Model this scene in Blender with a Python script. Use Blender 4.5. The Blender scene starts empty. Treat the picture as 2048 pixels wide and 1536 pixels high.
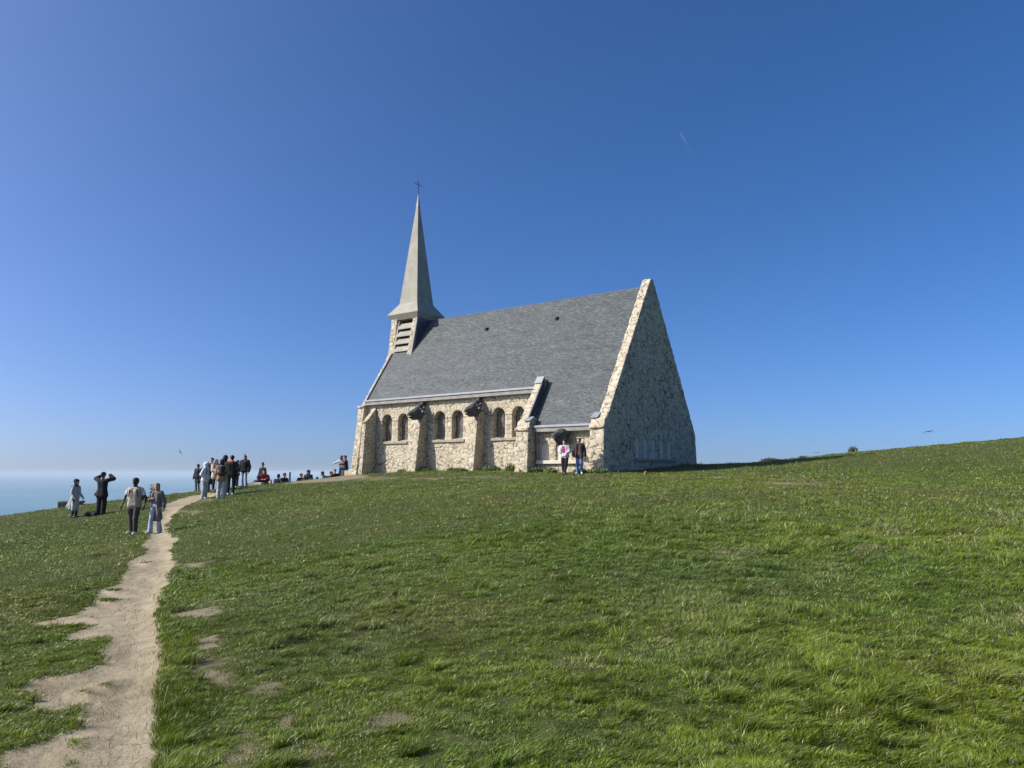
import bpy, math, random
import numpy as np
from mathutils import Vector, Matrix
R = math.radians
random.seed(7); rng = np.random.default_rng(11)
sc = bpy.context.scene
col = sc.collection

# ------------------------------------------------------------------ camera
F_PX, CX, CY, HZ = 1450.0, 1024.0, 768.0, 945.0          # photo pixels (2048 x 1536)
PITCH = math.atan((HZ - CY) / F_PX)
cam = bpy.data.cameras.new('camera'); camo = bpy.data.objects.new('camera', cam); col.objects.link(camo)
cam.sensor_width = 36; cam.lens = F_PX / 2048 * 36; cam.clip_start = 0.05; cam.clip_end = 200000
camo.location = (0, 0, 0); camo.rotation_euler = (math.pi / 2 + PITCH, 0, 0)
sc.camera = camo
# ------------------------------------------------------------------ sun and sky
SUN_EL = R(35); SUN_H = (-0.983, -0.180)                  # horizontal direction towards the sun
w = bpy.data.worlds.new('World'); sc.world = w; w.use_nodes = True
nt = w.node_tree; nt.nodes.clear()
sky = nt.nodes.new('ShaderNodeTexSky'); sky.sky_type = 'NISHITA'; sky.sun_disc = False
sky.sun_elevation = SUN_EL; sky.sun_rotation = math.atan2(SUN_H[0], SUN_H[1])
sky.altitude = 0; sky.air_density = 0.6; sky.dust_density = 2.2; sky.ozone_density = 4.0
hs = nt.nodes.new('ShaderNodeHueSaturation'); hs.inputs['Saturation'].default_value = 1.24
bg = nt.nodes.new('ShaderNodeBackground'); bg.inputs[1].default_value = 0.104
wo = nt.nodes.new('ShaderNodeOutputWorld')
tcw = nt.nodes.new('ShaderNodeTexCoord'); ad_ = nt.nodes.new('ShaderNodeVectorMath'); ad_.operation = 'ADD'; ad_.inputs[1].default_value = (0, 0, .034)
nm_ = nt.nodes.new('ShaderNodeVectorMath'); nm_.operation = 'NORMALIZE'
nt.links.new(tcw.outputs['Generated'], ad_.inputs[0]); nt.links.new(ad_.outputs[0], nm_.inputs[0]); nt.links.new(nm_.outputs[0], sky.inputs[0])
nt.links.new(sky.outputs[0], hs.inputs['Color']); tint = nt.nodes.new('ShaderNodeMix'); tint.data_type = 'RGBA'; tint.blend_type = 'MULTIPLY'; tint.inputs[0].default_value = 1.0; tint.inputs[7].default_value = (.985, .945, 1.0, 1)
nt.links.new(hs.outputs[0], tint.inputs[6]); nt.links.new(tint.outputs[2], bg.inputs[0]); nt.links.new(bg.outputs[0], wo.inputs[0])
sun = bpy.data.lights.new('sun', 'SUN'); suno = bpy.data.objects.new('sun', sun); col.objects.link(suno)
sun.energy = 3.6; sun.angle = R(0.5); sun.color = (1.0, 0.955, 0.885)
sd = Vector((SUN_H[0] * math.cos(SUN_EL), SUN_H[1] * math.cos(SUN_EL), math.sin(SUN_EL)))
suno.rotation_euler = sd.to_track_quat('Z', 'Y').to_euler(); suno.location = (-20, -5, 30)
sc.view_settings.view_transform = 'Standard'; sc.view_settings.look = 'None'
sc.view_settings.exposure = 0.85; sc.view_settings.gamma = 1.0
sc.cycles.max_bounces = 6; sc.cycles.transparent_max_bounces = 12; sc.cycles.volume_bounces = 0
sc.cycles.use_denoising = True

# ------------------------------------------------------------------ helpers
def tag(o, label=None, cat=None, group=None, kind=None):
    if label: o['label'] = label
    if cat: o['category'] = cat
    if group: o['group'] = group
    if kind: o['kind'] = kind
    return o
def empty(name, loc, rz=0, parent=None):
    o = bpy.data.objects.new(name, None); col.objects.link(o); o.location = loc; o.rotation_euler = (0, 0, rz)
    o.empty_display_size = 0.2
    if parent: o.parent = parent
    return o
def mesh_obj(name, V, Fc, mat, parent=None, smooth=False, attrs=None):
    """V (n,3), Fc (m,4) or (m,3) array, or list of faces"""
    me = bpy.data.meshes.new(name)
    V = np.asarray(V, dtype=np.float32)
    if isinstance(Fc, np.ndarray):
        k = Fc.shape[1]; m = len(Fc)
        me.vertices.add(len(V)); me.vertices.foreach_set('co', V.ravel())
        me.loops.add(m * k); me.loops.foreach_set('vertex_index', Fc.astype(np.int32).ravel())
        me.polygons.add(m); me.polygons.foreach_set('loop_start', np.arange(0, m * k, k, dtype=np.int32))
        me.polygons.foreach_set('loop_total', np.full(m, k, dtype=np.int32))
    else:
        me.from_pydata([tuple(map(float, v)) for v in V], [], [tuple(f) for f in Fc])
    if smooth: me.polygons.foreach_set('use_smooth', np.ones(len(me.polygons), dtype=bool))
    if attrs:
        for an, av in attrs.items():
            a = me.color_attributes.new(an, 'FLOAT_COLOR', 'POINT')
            c = np.ones((len(V), 4), dtype=np.float32); c[:, :av.shape[1]] = av
            a.data.foreach_set('color', c.ravel())
    me.update(calc_edges=True); me.validate()
    if mat: me.materials.append(mat)
    o = bpy.data.objects.new(name, me); col.objects.link(o)
    if parent: o.parent = parent
    return o
class MB:
    def __init__(s): s.v = []; s.f = []
    def add(s, V, Fc):
        b = len(s.v); s.v += [tuple(map(float, p)) for p in V]; s.f += [tuple(b + i for i in f) for f in Fc]
    def box(s, x0, x1, y0, y1, z0, z1):
        s.hexa([(x0, y0, z0), (x1, y0, z0), (x1, y1, z0), (x0, y1, z0), (x0, y0, z1), (x1, y0, z1), (x1, y1, z1), (x0, y1, z1)])
    def hexa(s, P):
        s.add(P, [(0, 3, 2, 1), (4, 5, 6, 7), (0, 1, 5, 4), (1, 2, 6, 5), (2, 3, 7, 6), (3, 0, 4, 7)])
    def prism_x(s, prof, x0, x1):          # prof list of (y,z)
        n = len(prof); V = [(x0, y, z) for y, z in prof] + [(x1, y, z) for y, z in prof]
        s.add(V, [tuple(range(n))[::-1], tuple(range(n, 2 * n))] + [(i, (i + 1) % n, n + (i + 1) % n, n + i) for i in range(n)])
    def tube(s, pts, r, n=10, cap=True):
        pts = [Vector(p) for p in pts]; rs = r if isinstance(r, (list, tuple)) else [r] * len(pts)
        b = len(s.v)
        for i, p in enumerate(pts):
            d = (pts[min(i + 1, len(pts) - 1)] - pts[max(i - 1, 0)]).normalized()
            a = d.orthogonal().normalized() if i == 0 else (a - d * a.dot(d)).normalized()
            c = d.cross(a)
            for k in range(n):
                t = 2 * math.pi * k / n; q = p + (a * math.cos(t) + c * math.sin(t)) * rs[i]; s.v.append(tuple(q))
        for i in range(len(pts) - 1):
            for k in range(n):
                s.f.append((b + i * n + k, b + i * n + (k + 1) % n, b + (i + 1) * n + (k + 1) % n, b + (i + 1) * n + k))
        if cap:
            s.f.append(tuple(b + k for k in range(n))[::-1]); e = b + (len(pts) - 1) * n; s.f.append(tuple(e + k for k in range(n)))
    def build(s, name, mat, parent=None, smooth=False, bevel=0):
        o = mesh_obj(name, s.v, s.f, mat, parent, smooth)
        import bmesh
        bm = bmesh.new(); bm.from_mesh(o.data); bmesh.ops.recalc_face_normals(bm, faces=bm.faces)
        if bevel: bmesh.ops.bevel(bm, geom=list(bm.edges), offset=bevel, segments=1, affect='EDGES', clamp_overlap=True)
        bm.to_mesh(o.data); bm.free()
        return o

# noise ------------------------------------------------------------
def _h(ix, iy, iz=0, s=0):
    with np.errstate(over='ignore'):
        n = (ix.astype(np.int64) * 374761393 + iy.astype(np.int64) * 668265263 + np.asarray(iz).astype(np.int64) * 2147483647 + s * 1274126177) & 0xffffffff
        n = ((n ^ (n >> 13)) * 1274126177) & 0xffffffff
        n = ((n ^ (n >> 15)) * 2246822519) & 0xffffffff
        n = n ^ (n >> 16)
    return (n & 0xffffff) / float(0x1000000)
def vn2(x, y, s=0):
    x = np.asarray(x, float); y = np.asarray(y, float)
    ix = np.floor(x); iy = np.floor(y); fx = x - ix; fy = y - iy; fx = fx * fx * (3 - 2 * fx); fy = fy * fy * (3 - 2 * fy)
    a = _h(ix, iy, 0, s); b = _h(ix + 1, iy, 0, s); c = _h(ix, iy + 1, 0, s); d = _h(ix + 1, iy + 1, 0, s)
    return (a + (b - a) * fx) * (1 - fy) + (c + (d - c) * fx) * fy
def fbm2(x, y, s=0, o=4):
    t = 0; a = .5; k = 1.0
    for i in range(o):
        t = t + a * (vn2(x * k + 17.3 * i, y * k - 9.1 * i, s + i) - .5); a *= .5; k *= 2.07
    return t * 2      # about -1..1
def sst(a, b, x):
    t = np.clip((x - a) / (b - a), 0, 1); return t * t * (3 - 2 * t)

# surface nets ------------------------------------------------------
def nets(f, o, h):
    """f: 3-D array of signed distance, o origin, h spacing -> verts, quads"""
    neg = f < 0
    nx, ny, nz = f.shape
    c = [neg[i:nx - 1 + i, j:ny - 1 + j, k:nz - 1 + k] for i in (0, 1) for j in (0, 1) for k in (0, 1)]
    cnt = sum(a.astype(np.int8) for a in c)
    act = (cnt > 0) & (cnt < 8)
    I = np.argwhere(act); idx = -np.ones(act.shape, dtype=np.int64); idx[act] = np.arange(len(I))
    acc = np.zeros((len(I), 3)); num = np.zeros(len(I))
    C = [(i, j, k) for i in (0, 1) for j in (0, 1) for k in (0, 1)]
    for a in range(8):
        for b in range(a + 1, 8):
            if sum(abs(C[a][q] - C[b][q]) for q in range(3)) != 1: continue
            fa = f[I[:, 0] + C[a][0], I[:, 1] + C[a][1], I[:, 2] + C[a][2]]; fb = f[I[:, 0] + C[b][0], I[:, 1] + C[b][1], I[:, 2] + C[b][2]]
            m = (fa < 0) != (fb < 0)
            t = np.where(m, fa / np.where(m, fa - fb, 1), 0)
            p = np.array(C[a]) + t[:, None] * (np.array(C[b]) - np.array(C[a]))
            acc += p * m[:, None]; num += m
    V = (I + acc / num[:, None]) * h + np.asarray(o)
    Q = []
    for ax in range(3):
        s0 = [slice(None)] * 3; s1 = [slice(None)] * 3; s0[ax] = slice(0, -1); s1[ax] = slice(1, None)
        d = neg[tuple(s0)] != neg[tuple(s1)]
        E = np.argwhere(d); u, v_ = [(1, 2), (2, 0), (0, 1)][ax]
        ok = (E[:, u] > 0) & (E[:, v_] > 0) & (E[:, u] < f.shape[u] - 1) & (E[:, v_] < f.shape[v_] - 1)
        E = E[ok]
        if not len(E): continue
        def g(du, dv):
            K = E.copy(); K[:, u] += du; K[:, v_] += dv; return idx[K[:, 0], K[:, 1], K[:, 2]]
        q = np.stack([g(-1, -1), g(0, -1), g(0, 0), g(-1, 0)], 1)
        flip = ~neg[E[:, 0], E[:, 1], E[:, 2]]
        q[flip] = q[flip][:, ::-1]
        Q.append(q)
    Q = np.concatenate(Q); Q = Q[(Q >= 0).all(1)]
    return V, Q
def grid(lo, hi, h):
    n = [int(math.ceil((hi[i] - lo[i]) / h)) + 1 for i in range(3)]
    return [lo[i] + h * np.arange(n[i]) for i in range(3)]
def vnormals(V, Q):
    n = np.cross(V[Q[:, 2]] - V[Q[:, 0]], V[Q[:, 3]] - V[Q[:, 1]])
    N = np.zeros_like(V)
    for k in range(4): 
        for a in range(3): N[:, a] += np.bincount(Q[:, k], weights=n[:, a], minlength=len(V))
    return N / np.maximum(np.linalg.norm(N, axis=1, keepdims=True), 1e-9)

# node materials -----------------------------------------------------
def newmat(name):
    m = bpy.data.materials.new(name); m.use_nodes = True; t = m.node_tree
    b = t.nodes['Principled BSDF']; return m, t, b
def N_(t, kind, **kw):
    n = t.nodes.new(kind)
    for k, v in kw.items():
        if k in n.inputs: n.inputs[k].default_value = v
        else: setattr(n, k, v)
    return n
def ramp(t, pts):
    r = t.nodes.new('ShaderNodeValToRGB'); e = r.color_ramp.elements
    while len(e) < len(pts): e.new(0.5)
    for i, (p, c) in enumerate(pts): e[i].position = p; e[i].color = (*c, 1) if len(c) == 3 else c
    return r
def mixc(t, a, b, f, mode='MIX'):
    m = t.nodes.new('ShaderNodeMix'); m.data_type = 'RGBA'; m.blend_type = mode
    for s, v in ((m.inputs[0], f), (m.inputs[6], a), (m.inputs[7], b)):
        if hasattr(v, 'is_output'): t.links.new(v, s)
        elif isinstance(v, (int, float)): s.default_value = v
        else: s.default_value = (*v, 1)
    return m.outputs[2]
def simple(name, c, rough=0.7, metal=0.0, var=0.15, scale=6, bump=0.0, bscale=40, spec=0.3, sheen=0):
    m, t, b = newmat(name)
    tc = N_(t, 'ShaderNodeTexCoord'); n = N_(t, 'ShaderNodeTexNoise', Scale=scale, Detail=5.0)
    t.links.new(tc.outputs['Object'], n.inputs['Vector'])
    r = ramp(t, [(0.3, tuple(x * (1 - var) for x in c)), (0.7, tuple(min(1, x * (1 + var)) for x in c))])
    t.links.new(n.outputs[0], r.inputs[0]); t.links.new(r.outputs[0], b.inputs['Base Color'])
    b.inputs['Roughness'].default_value = rough; b.inputs['Metallic'].default_value = metal
    b.inputs['Specular IOR Level'].default_value = spec
    if sheen: b.inputs['Sheen Weight'].default_value = sheen
    if bump:
        n2 = N_(t, 'ShaderNodeTexNoise', Scale=bscale, Detail=4.0); t.links.new(tc.outputs['Object'], n2.inputs['Vector'])
        bp = N_(t, 'ShaderNodeBump', Strength=bump, Distance=0.02); t.links.new(n2.outputs[0], bp.inputs['Height']); t.links.new(bp.outputs[0], b.inputs['Normal'])
    return m
# ================================================================== terrain
_c, _s = math.cos(PITCH), math.sin(PITCH)
def ray(x, y):
    a = (x - CX) / F_PX; b = -(y - CY) / F_PX
    return np.array([a, _c - b * _s, _s + b * _c])
def at_depth(x, y, Y):
    r = ray(x, y); return r * (Y / r[1])
CP = [(0, 0, -1.6), (-4, 1, -1.62), (4, 1, -1.5), (0, 4, -1.52), (-4, 4, -1.66), (4, 4, -1.42),
      (0, -15, -1.9), (-15, -10, -2.2), (15, -10, -1.2), (-20, 5, -2.1), (20, 5, -0.6), (-60, -30, -4), (60, -30, 0), (0, -80, -3)]
for (x, y, Y) in [(310, 1370, 5.9), (290, 1536, 4.3), (328, 1174, 11.4), (270, 1068, 24.1), (318, 1066, 24.1), (153, 1035, 31.9), (205, 1027, 31.8),
                  (410, 998, 34), (445, 997, 32.5), (396, 990, 43), (489, 973, 38.5), (140, 1012, 38), (0, 1043, 32), (-200, 1075, 28), (620, 962, 40), (560, 966, 41),
                  (700, 951, 44), (745, 950, 41), (855, 950, 38.5), (970, 948, 37), (1060, 949, 35.2), (1130, 951, 35), (1207, 944, 34.8), (1396, 929, 45), (1300, 938, 39.5), (1396, 942, 36), (1300, 946.5, 35.4), (1510, 935, 38), (1640, 925, 38), (1250, 943, 36.5),
                  (1024, 997, 20.5), (1024, 1100, 10.6), (700, 1010, 21), (1450, 934, 49), (1540, 922, 50), (1700, 906, 50), (2048, 875, 48), (2300, 850, 45),
                  (2048, 1000, 17), (1500, 985, 19), (2048, 1150, 8.2), (1700, 960, 26), (0, 1200, 11)]:
    CP.append(tuple(at_depth(x, y, Y)))
CP += [(-26, 52, -4.5), (-14, 62, -4.5), (-45, 40, -6), (-40, 20, -3.6), (-4, 66, -2.0), (12, 66, -0.6), (30, 68, 0.8), (50, 60, 2.6), (60, 30, 2.6), (-5, 52, -.6)]
CP = np.array(CP, float)
def _phi(r2): return 0.5 * r2 * np.log(np.maximum(r2, 1e-9))
_n = len(CP); _d = ((CP[:, None, :2] - CP[None, :, :2]) ** 2).sum(2)
_P = np.c_[np.ones(_n), CP[:, :2]]
_M = np.zeros((_n + 3, _n + 3)); _M[:_n, :_n] = _phi(_d) + np.eye(_n) * 2.0; _M[:_n, _n:] = _P; _M[_n:, :_n] = _P.T
_W = np.linalg.solve(_M, np.r_[CP[:, 2], 0, 0, 0])
def base(X, Y):
    X = np.asarray(X, float); Y = np.asarray(Y, float); sh = X.shape; x = X.ravel(); y = Y.ravel(); z = np.zeros(len(x))
    for i in range(_n): z += _W[i] * _phi((x - CP[i, 0]) ** 2 + (y - CP[i, 1]) ** 2)
    z += _W[_n] + _W[_n + 1] * x + _W[_n + 2] * y
    # the plateau ends in cliffs
    e = np.hypot(x * 0.9, y - 4)
    z = np.maximum(z, -14) - 84 * sst(84, 104, e) * (y > -60) - np.clip(e - 62, 0, 30) ** 1.6 * 0.03
    z = np.maximum(z, -95)
    return z.reshape(sh)
_bx = np.arange(-70, 70.01, .5); _by = np.arange(-10, 75.01, .5); _BG = None
def base_fast(X, Y):
    global _BG
    if _BG is None: _BG = base(*np.meshgrid(_bx, _by, indexing='ij'))
    fx = np.clip((X + 70) / .5, 0, len(_bx) - 1.001); fy = np.clip((Y + 10) / .5, 0, len(_by) - 1.001); i = fx.astype(int); j = fy.astype(int); fx = fx - i; fy = fy - j
    return (_BG[i, j] * (1 - fx) + _BG[i + 1, j] * fx) * (1 - fy) + (_BG[i, j + 1] * (1 - fx) + _BG[i + 1, j + 1] * fx) * fy
def hit(px, py):
    """point where the sight line through a photo pixel meets the ground"""
    r = ray(px, py); t = np.linspace(2, 90, 1800); z = base(r[0] * t, r[1] * t) - r[2] * t
    k = np.argmax(z > 0)
    if not (z > 0).any():
        q = (t > 25) & (t < 60); k = np.argmax(np.where(q, z / t, -9)); return r[0] * t[k], r[1] * t[k]
    a, b = t[k - 1], t[k]; t0 = a + (b - a) * (-z[k - 1]) / (z[k] - z[k - 1])
    return r[0] * t0, r[1] * t0
def poly_world(pts): return np.array([hit(*p) for p in pts])
def poly_sd(P, x, y):
    d = np.full(x.shape, 1e9); ins = np.zeros(x.shape, bool); n = len(P)
    for i in range(n):
        ax, ay = P[i]; bx, by = P[(i + 1) % n]; ex, ey = bx - ax, by - ay
        t = np.clip(((x - ax) * ex + (y - ay) * ey) / (ex * ex + ey * ey + 1e-12), 0, 1)
        d = np.minimum(d, (x - ax - t * ex) ** 2 + (y - ay - t * ey) ** 2)
        c = (ay > y) != (by > y)
        with np.errstate(divide='ignore', invalid='ignore'): ins ^= c & (x < (bx - ax) * (y - ay) / (by - ay + 1e-15) + ax)
    d = np.sqrt(d); return np.where(ins, -d, d)
RIGHT = [(292, 1700), (295, 1536), (300, 1450), (307, 1370), (309, 1297), (311, 1241), (319, 1200), (328, 1174), (333, 1150), (342, 1133), (333, 1120), (333, 1105), (342, 1092), (352, 1082),
         (334, 1066), (328, 1052), (345, 1030), (362, 1016), (383, 1005), (400, 999), (430, 990), (445, 986)]
LEFT = [(420, 986), (388, 991), (360, 998), (335, 1006), (326, 1021), (316, 1035), (297, 1047), (296, 1060), (300, 1072), (292, 1085), (299, 1097), (297, 1108), (262, 1122), (262, 1134), (245, 1157), (235, 1166), (202, 1178), (205, 1190), (196, 1206), (150, 1226),
        (66, 1241), (72, 1247), (140, 1245), (190, 1244), (165, 1256), (128, 1273), (150, 1275), (215, 1270), (228, 1280), (216, 1296), (215, 1325), (167, 1343), (84, 1355), (40, 1377), (75, 1376), (105, 1385), (92, 1400), (80, 1418), (110, 1420), (172, 1403), (182, 1420), (178, 1450), (120, 1470), (77, 1487), (30, 1500), (20, 1600), (25, 1700)]
PATH = poly_world(RIGHT + LEFT)
def ell(px, py, rx, ry, n=14): return poly_world([(px + rx * math.cos(2 * math.pi * k / n), py + ry * math.sin(2 * math.pi * k / n)) for k in range(n)])
ISLES = [ell(170, 1384, 28, 9), ell(212, 1368, 12, 6), ell(152, 1480, 18, 8), ell(150, 1424, 24, 8), ell(205, 1400, 6, 3), ell(140, 1520, 10, 4), ell(182, 1230, 10, 2.5), ell(225, 1180, 22, 3.2), ell(215, 1200, 20, 4), ell(290, 1124, 14, 2.2), ell(255, 1140, 16, 2.5)]
BARE = [(403, 1223, 20, 9, 1), (410, 1286, 15, 10, 1), (420, 1335, 20, 16, .8), (440, 1363, 26, 4, .45), (488, 1478, 24, 22, .6), (480, 1530, 34, 12, .35), (780, 1440, 36, 9, .6), (735, 1465, 24, 8, .4), (530, 1374, 8, 6, .7),
        (575, 1440, 12, 10, .7), (465, 1418, 10, 12, .6), (380, 1160, 18, 4, .7), (375, 1129, 30, 2.0, 1), (372, 1024, 30, 2.2, .8), (400, 1000, 30, 2.0, .8), (1575, 967, 38, 3, 1), (1620, 970, 46, 4, .45), (955, 955, 40, 1.6, 1), (850, 958, 40, 1.8, .7), (1000, 957, 120, 2.2, .5), (1440, 955, 14, 1.2, .8),
        (745, 957, 50, 2.0, .8), (960, 1490, 24, 6, .25), (1200, 1500, 30, 8, .22), (1780, 1100, 50, 8, .25), (1430, 1105, 40, 6, .3), (620, 1500, 20, 20, .4), (340, 1126, 10, 5, 1)]
BAREP = [(ell(a, b, c, d), e) for a, b, c, d, e in BARE]
GRAVEL = poly_world([(560, 969), (600, 966), (650, 964), (700, 959), (740, 954), (716, 948), (690, 950), (640, 957), (590, 962)])
GRAVEL = np.vstack([GRAVEL[:5], GRAVEL[5:]])
STRAW = [(ell(a, b, c, d), 1) for a, b, c, d in [(1775, 1062, 38, 12), (1668, 1135, 36, 9), (1470, 1105, 60, 7), (2015, 1035, 44, 12), (2030, 1235, 30, 22), (1740, 1110, 26, 5), (1930, 1075, 40, 8), (1560, 1180, 26, 6), (640, 1003, 26, 3), (1250, 1150, 24, 6), (1150, 1330, 30, 8), (1330, 1290, 30, 8)]]
WORN = [(ell(a, b, c, d), e) for a, b, c, d, e in [(1150, 1003, 330, 9, .8), (1590, 966, 110, 12, .9), (1050, 975, 260, 5, .5), (800, 1240, 170, 45, .7), (1350, 955, 160, 6, .6), (620, 1130, 120, 20, .4), (1250, 1420, 120, 30, .5), (480, 1300, 60, 60, .4), (1900, 1330, 120, 30, .5)]]
def path_sd(x, y):
    n = fbm2(x * 1.6, y * 1.6, 3, 4) * (0.06 + 0.008 * np.hypot(x, y)) + fbm2(x * 9, y * 9, 8, 3) * 0.05
    d = poly_sd(PATH, x, y) + n * 0.7 - .05
    for p in ISLES: d = np.maximum(d, -(poly_sd(p, x, y) + n * 0.8 + .06))
    return d
def bare_mask(x, y, L=None):
    m = np.zeros(x.shape); n = fbm2(x * 3, y * 3, 21, 4)
    for p, s in (BAREP if L is None else L):
        c = p.mean(0); rad = np.hypot(*(p - c).T).max() * 1.8 + .3
        k = np.hypot(x - c[0], y - c[1]) < rad
        if not k.any(): continue
        d = poly_sd(p, x[k], y[k]); sz = max(.08, rad * .18)
        m[k] = np.maximum(m[k], s * (1 - sst(-sz, sz, d + n[k] * sz * 2.6 + fbm2(x[k] * 11, y[k] * 11, 23, 3) * sz * 1.6)))
    if L is not None: return m
    d = poly_sd(GRAVEL, x, y); m = np.maximum(m, 1 - sst(-.2, .25, d + n * .4))
    return m
def long_grass(x, y):
    """0 short lawn .. 1 long tussocks"""
    r = np.hypot(x, y); t = sst(-0.5, 3.0, x + .05 * y) * (1 - sst(14.5, 19.5, y - 0.02 * x + fbm2(x * .25, y * .25, 77, 2) * 3))
    t2 = sst(.15, .5, fbm2(x * .5, y * .5, 5, 3)) * .5
    return np.clip(t * .8 + t2 * (1 - sst(20, 30, r)), 0, 1)
def relief(x, y):
    L = long_grass(x, y); r = np.hypot(x, y)
    a = fbm2(x * 0.35, y * 0.35, 31, 3) * 0.05 + fbm2(x * 1.1, y * 1.1, 37, 3) * (0.02 + 0.03 * L) + fbm2(x * 3.1, y * 3.1, 41, 3) * (0.02 + 0.015 * L)
    # scattered tussock humps
    h = sst(.30, .62, fbm2(x * .9 + 50, y * .9, 51, 3)) * (0.06 + .02 * L)
    return a + h
CH_A = np.array([4.38469438, 35.0]); TH = math.atan((1024 + 1053) / (F_PX / math.cos(PITCH)))
CH_RZ = -(math.pi / 2 - TH)
def to_chapel(x, y):
    dx = x - CH_A[0]; dy = y - CH_A[1]
    return dx * -math.sin(TH) + dy * math.cos(TH), dx * math.cos(TH) + dy * math.sin(TH)      # u, v
def ground_z(x, y, pd=None, fast=False):
    x = np.asarray(x, float); y = np.asarray(y, float)
    u, v = to_chapel(x, y); near = sst(1.0, 3.0, np.maximum(np.maximum(-u, u - 20), np.maximum(-v, v - 13)))
    z = (base_fast if fast else base)(x, y) + relief(x, y) * (.25 + .75 * near)
    if pd is None: pd = path_sd(x, y)
    k = 1 - sst(-.30, .12, pd)
    z = z - k * (0.045 + relief(x, y) * .85) + k * fbm2(x * 2.2, y * 2.2, 61, 4) * .012
    return z
def gz(x, y): return float(ground_z(np.array([x]), np.array([y]))[0])

# polar grid around the camera, fine where the photo looks
ang = np.concatenate([np.linspace(-180, -52, 40, endpoint=False), np.linspace(-52, 52, 1000, endpoint=False), np.linspace(52, 180, 41)])
rad = np.concatenate([[0.01, .6, 1.4, 2.2], np.geomspace(2.8, 70, 640), np.linspace(71, 125, 40), [140, 170, 220]])
A_, R_ = np.meshgrid(np.radians(ang), rad, indexing='ij')
GX = np.sin(A_) * R_; GY = np.cos(A_) * R_
PD = path_sd(GX.ravel(), GY.ravel()); BM = bare_mask(GX.ravel(), GY.ravel())
GZ = ground_z(GX.ravel(), GY.ravel(), PD)
GV = np.c_[GX.ravel(), GY.ravel(), GZ]
na, nr = GX.shape; ii, jj = np.meshgrid(np.arange(na - 1), np.arange(nr - 1), indexing='ij'); q0 = (ii * nr + jj).ravel()
GQ = np.stack([q0, q0 + 1, q0 + nr + 1, q0 + nr], 1)[:, ::-1][:, [0, 1, 2, 3]]
isp = (PD[GQ].mean(1) < 0)
# ground material
def ground_mat():
    m, t, b = newmat('turf_soil')
    tc = N_(t, 'ShaderNodeTexCoord'); at = N_(t, 'ShaderNodeVertexColor', layer_name='bare')
    n1 = N_(t, 'ShaderNodeTexNoise', Scale=0.35, Detail=4.0); n2 = N_(t, 'ShaderNodeTexNoise', Scale=9.0, Detail=6.0); n3 = N_(t, 'ShaderNodeTexNoise', Scale=60.0, Detail=4.0)
    for n in (n1, n2, n3): t.links.new(tc.outputs['Object'], n.inputs['Vector'])
    g1 = ramp(t, [(0.35, (.035, .052, .010)), (0.5, (.05, .068, .014)), (0.68, (.065, .065, .022))]); t.links.new(n1.outputs[0], g1.inputs[0])
    g2 = ramp(t, [(0.3, (.035, .045, .015)), (0.7, (.11, .12, .045))]); t.links.new(n2.outputs[0], g2.inputs[0])
    gg = mixc(t, g1.outputs[0], g2.outputs[0], .5)
    s2 = ramp(t, [(0.3, (.17, .14, .088)), (0.7, (.28, .24, .16))]); t.links.new(n3.outputs[0], s2.inputs[0])
    c = mixc(t, gg, s2.outputs[0], at.outputs['Color']); t.links.new(c, b.inputs['Base Color'])
    b.inputs['Roughness'].default_value = .95; b.inputs['Specular IOR Level'].default_value = .1
    bp = N_(t, 'ShaderNodeBump', Strength=.8, Distance=.03); t.links.new(n3.outputs[0], bp.inputs['Height']); t.links.new(bp.outputs[0], b.inputs['Normal'])
    return m
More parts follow.
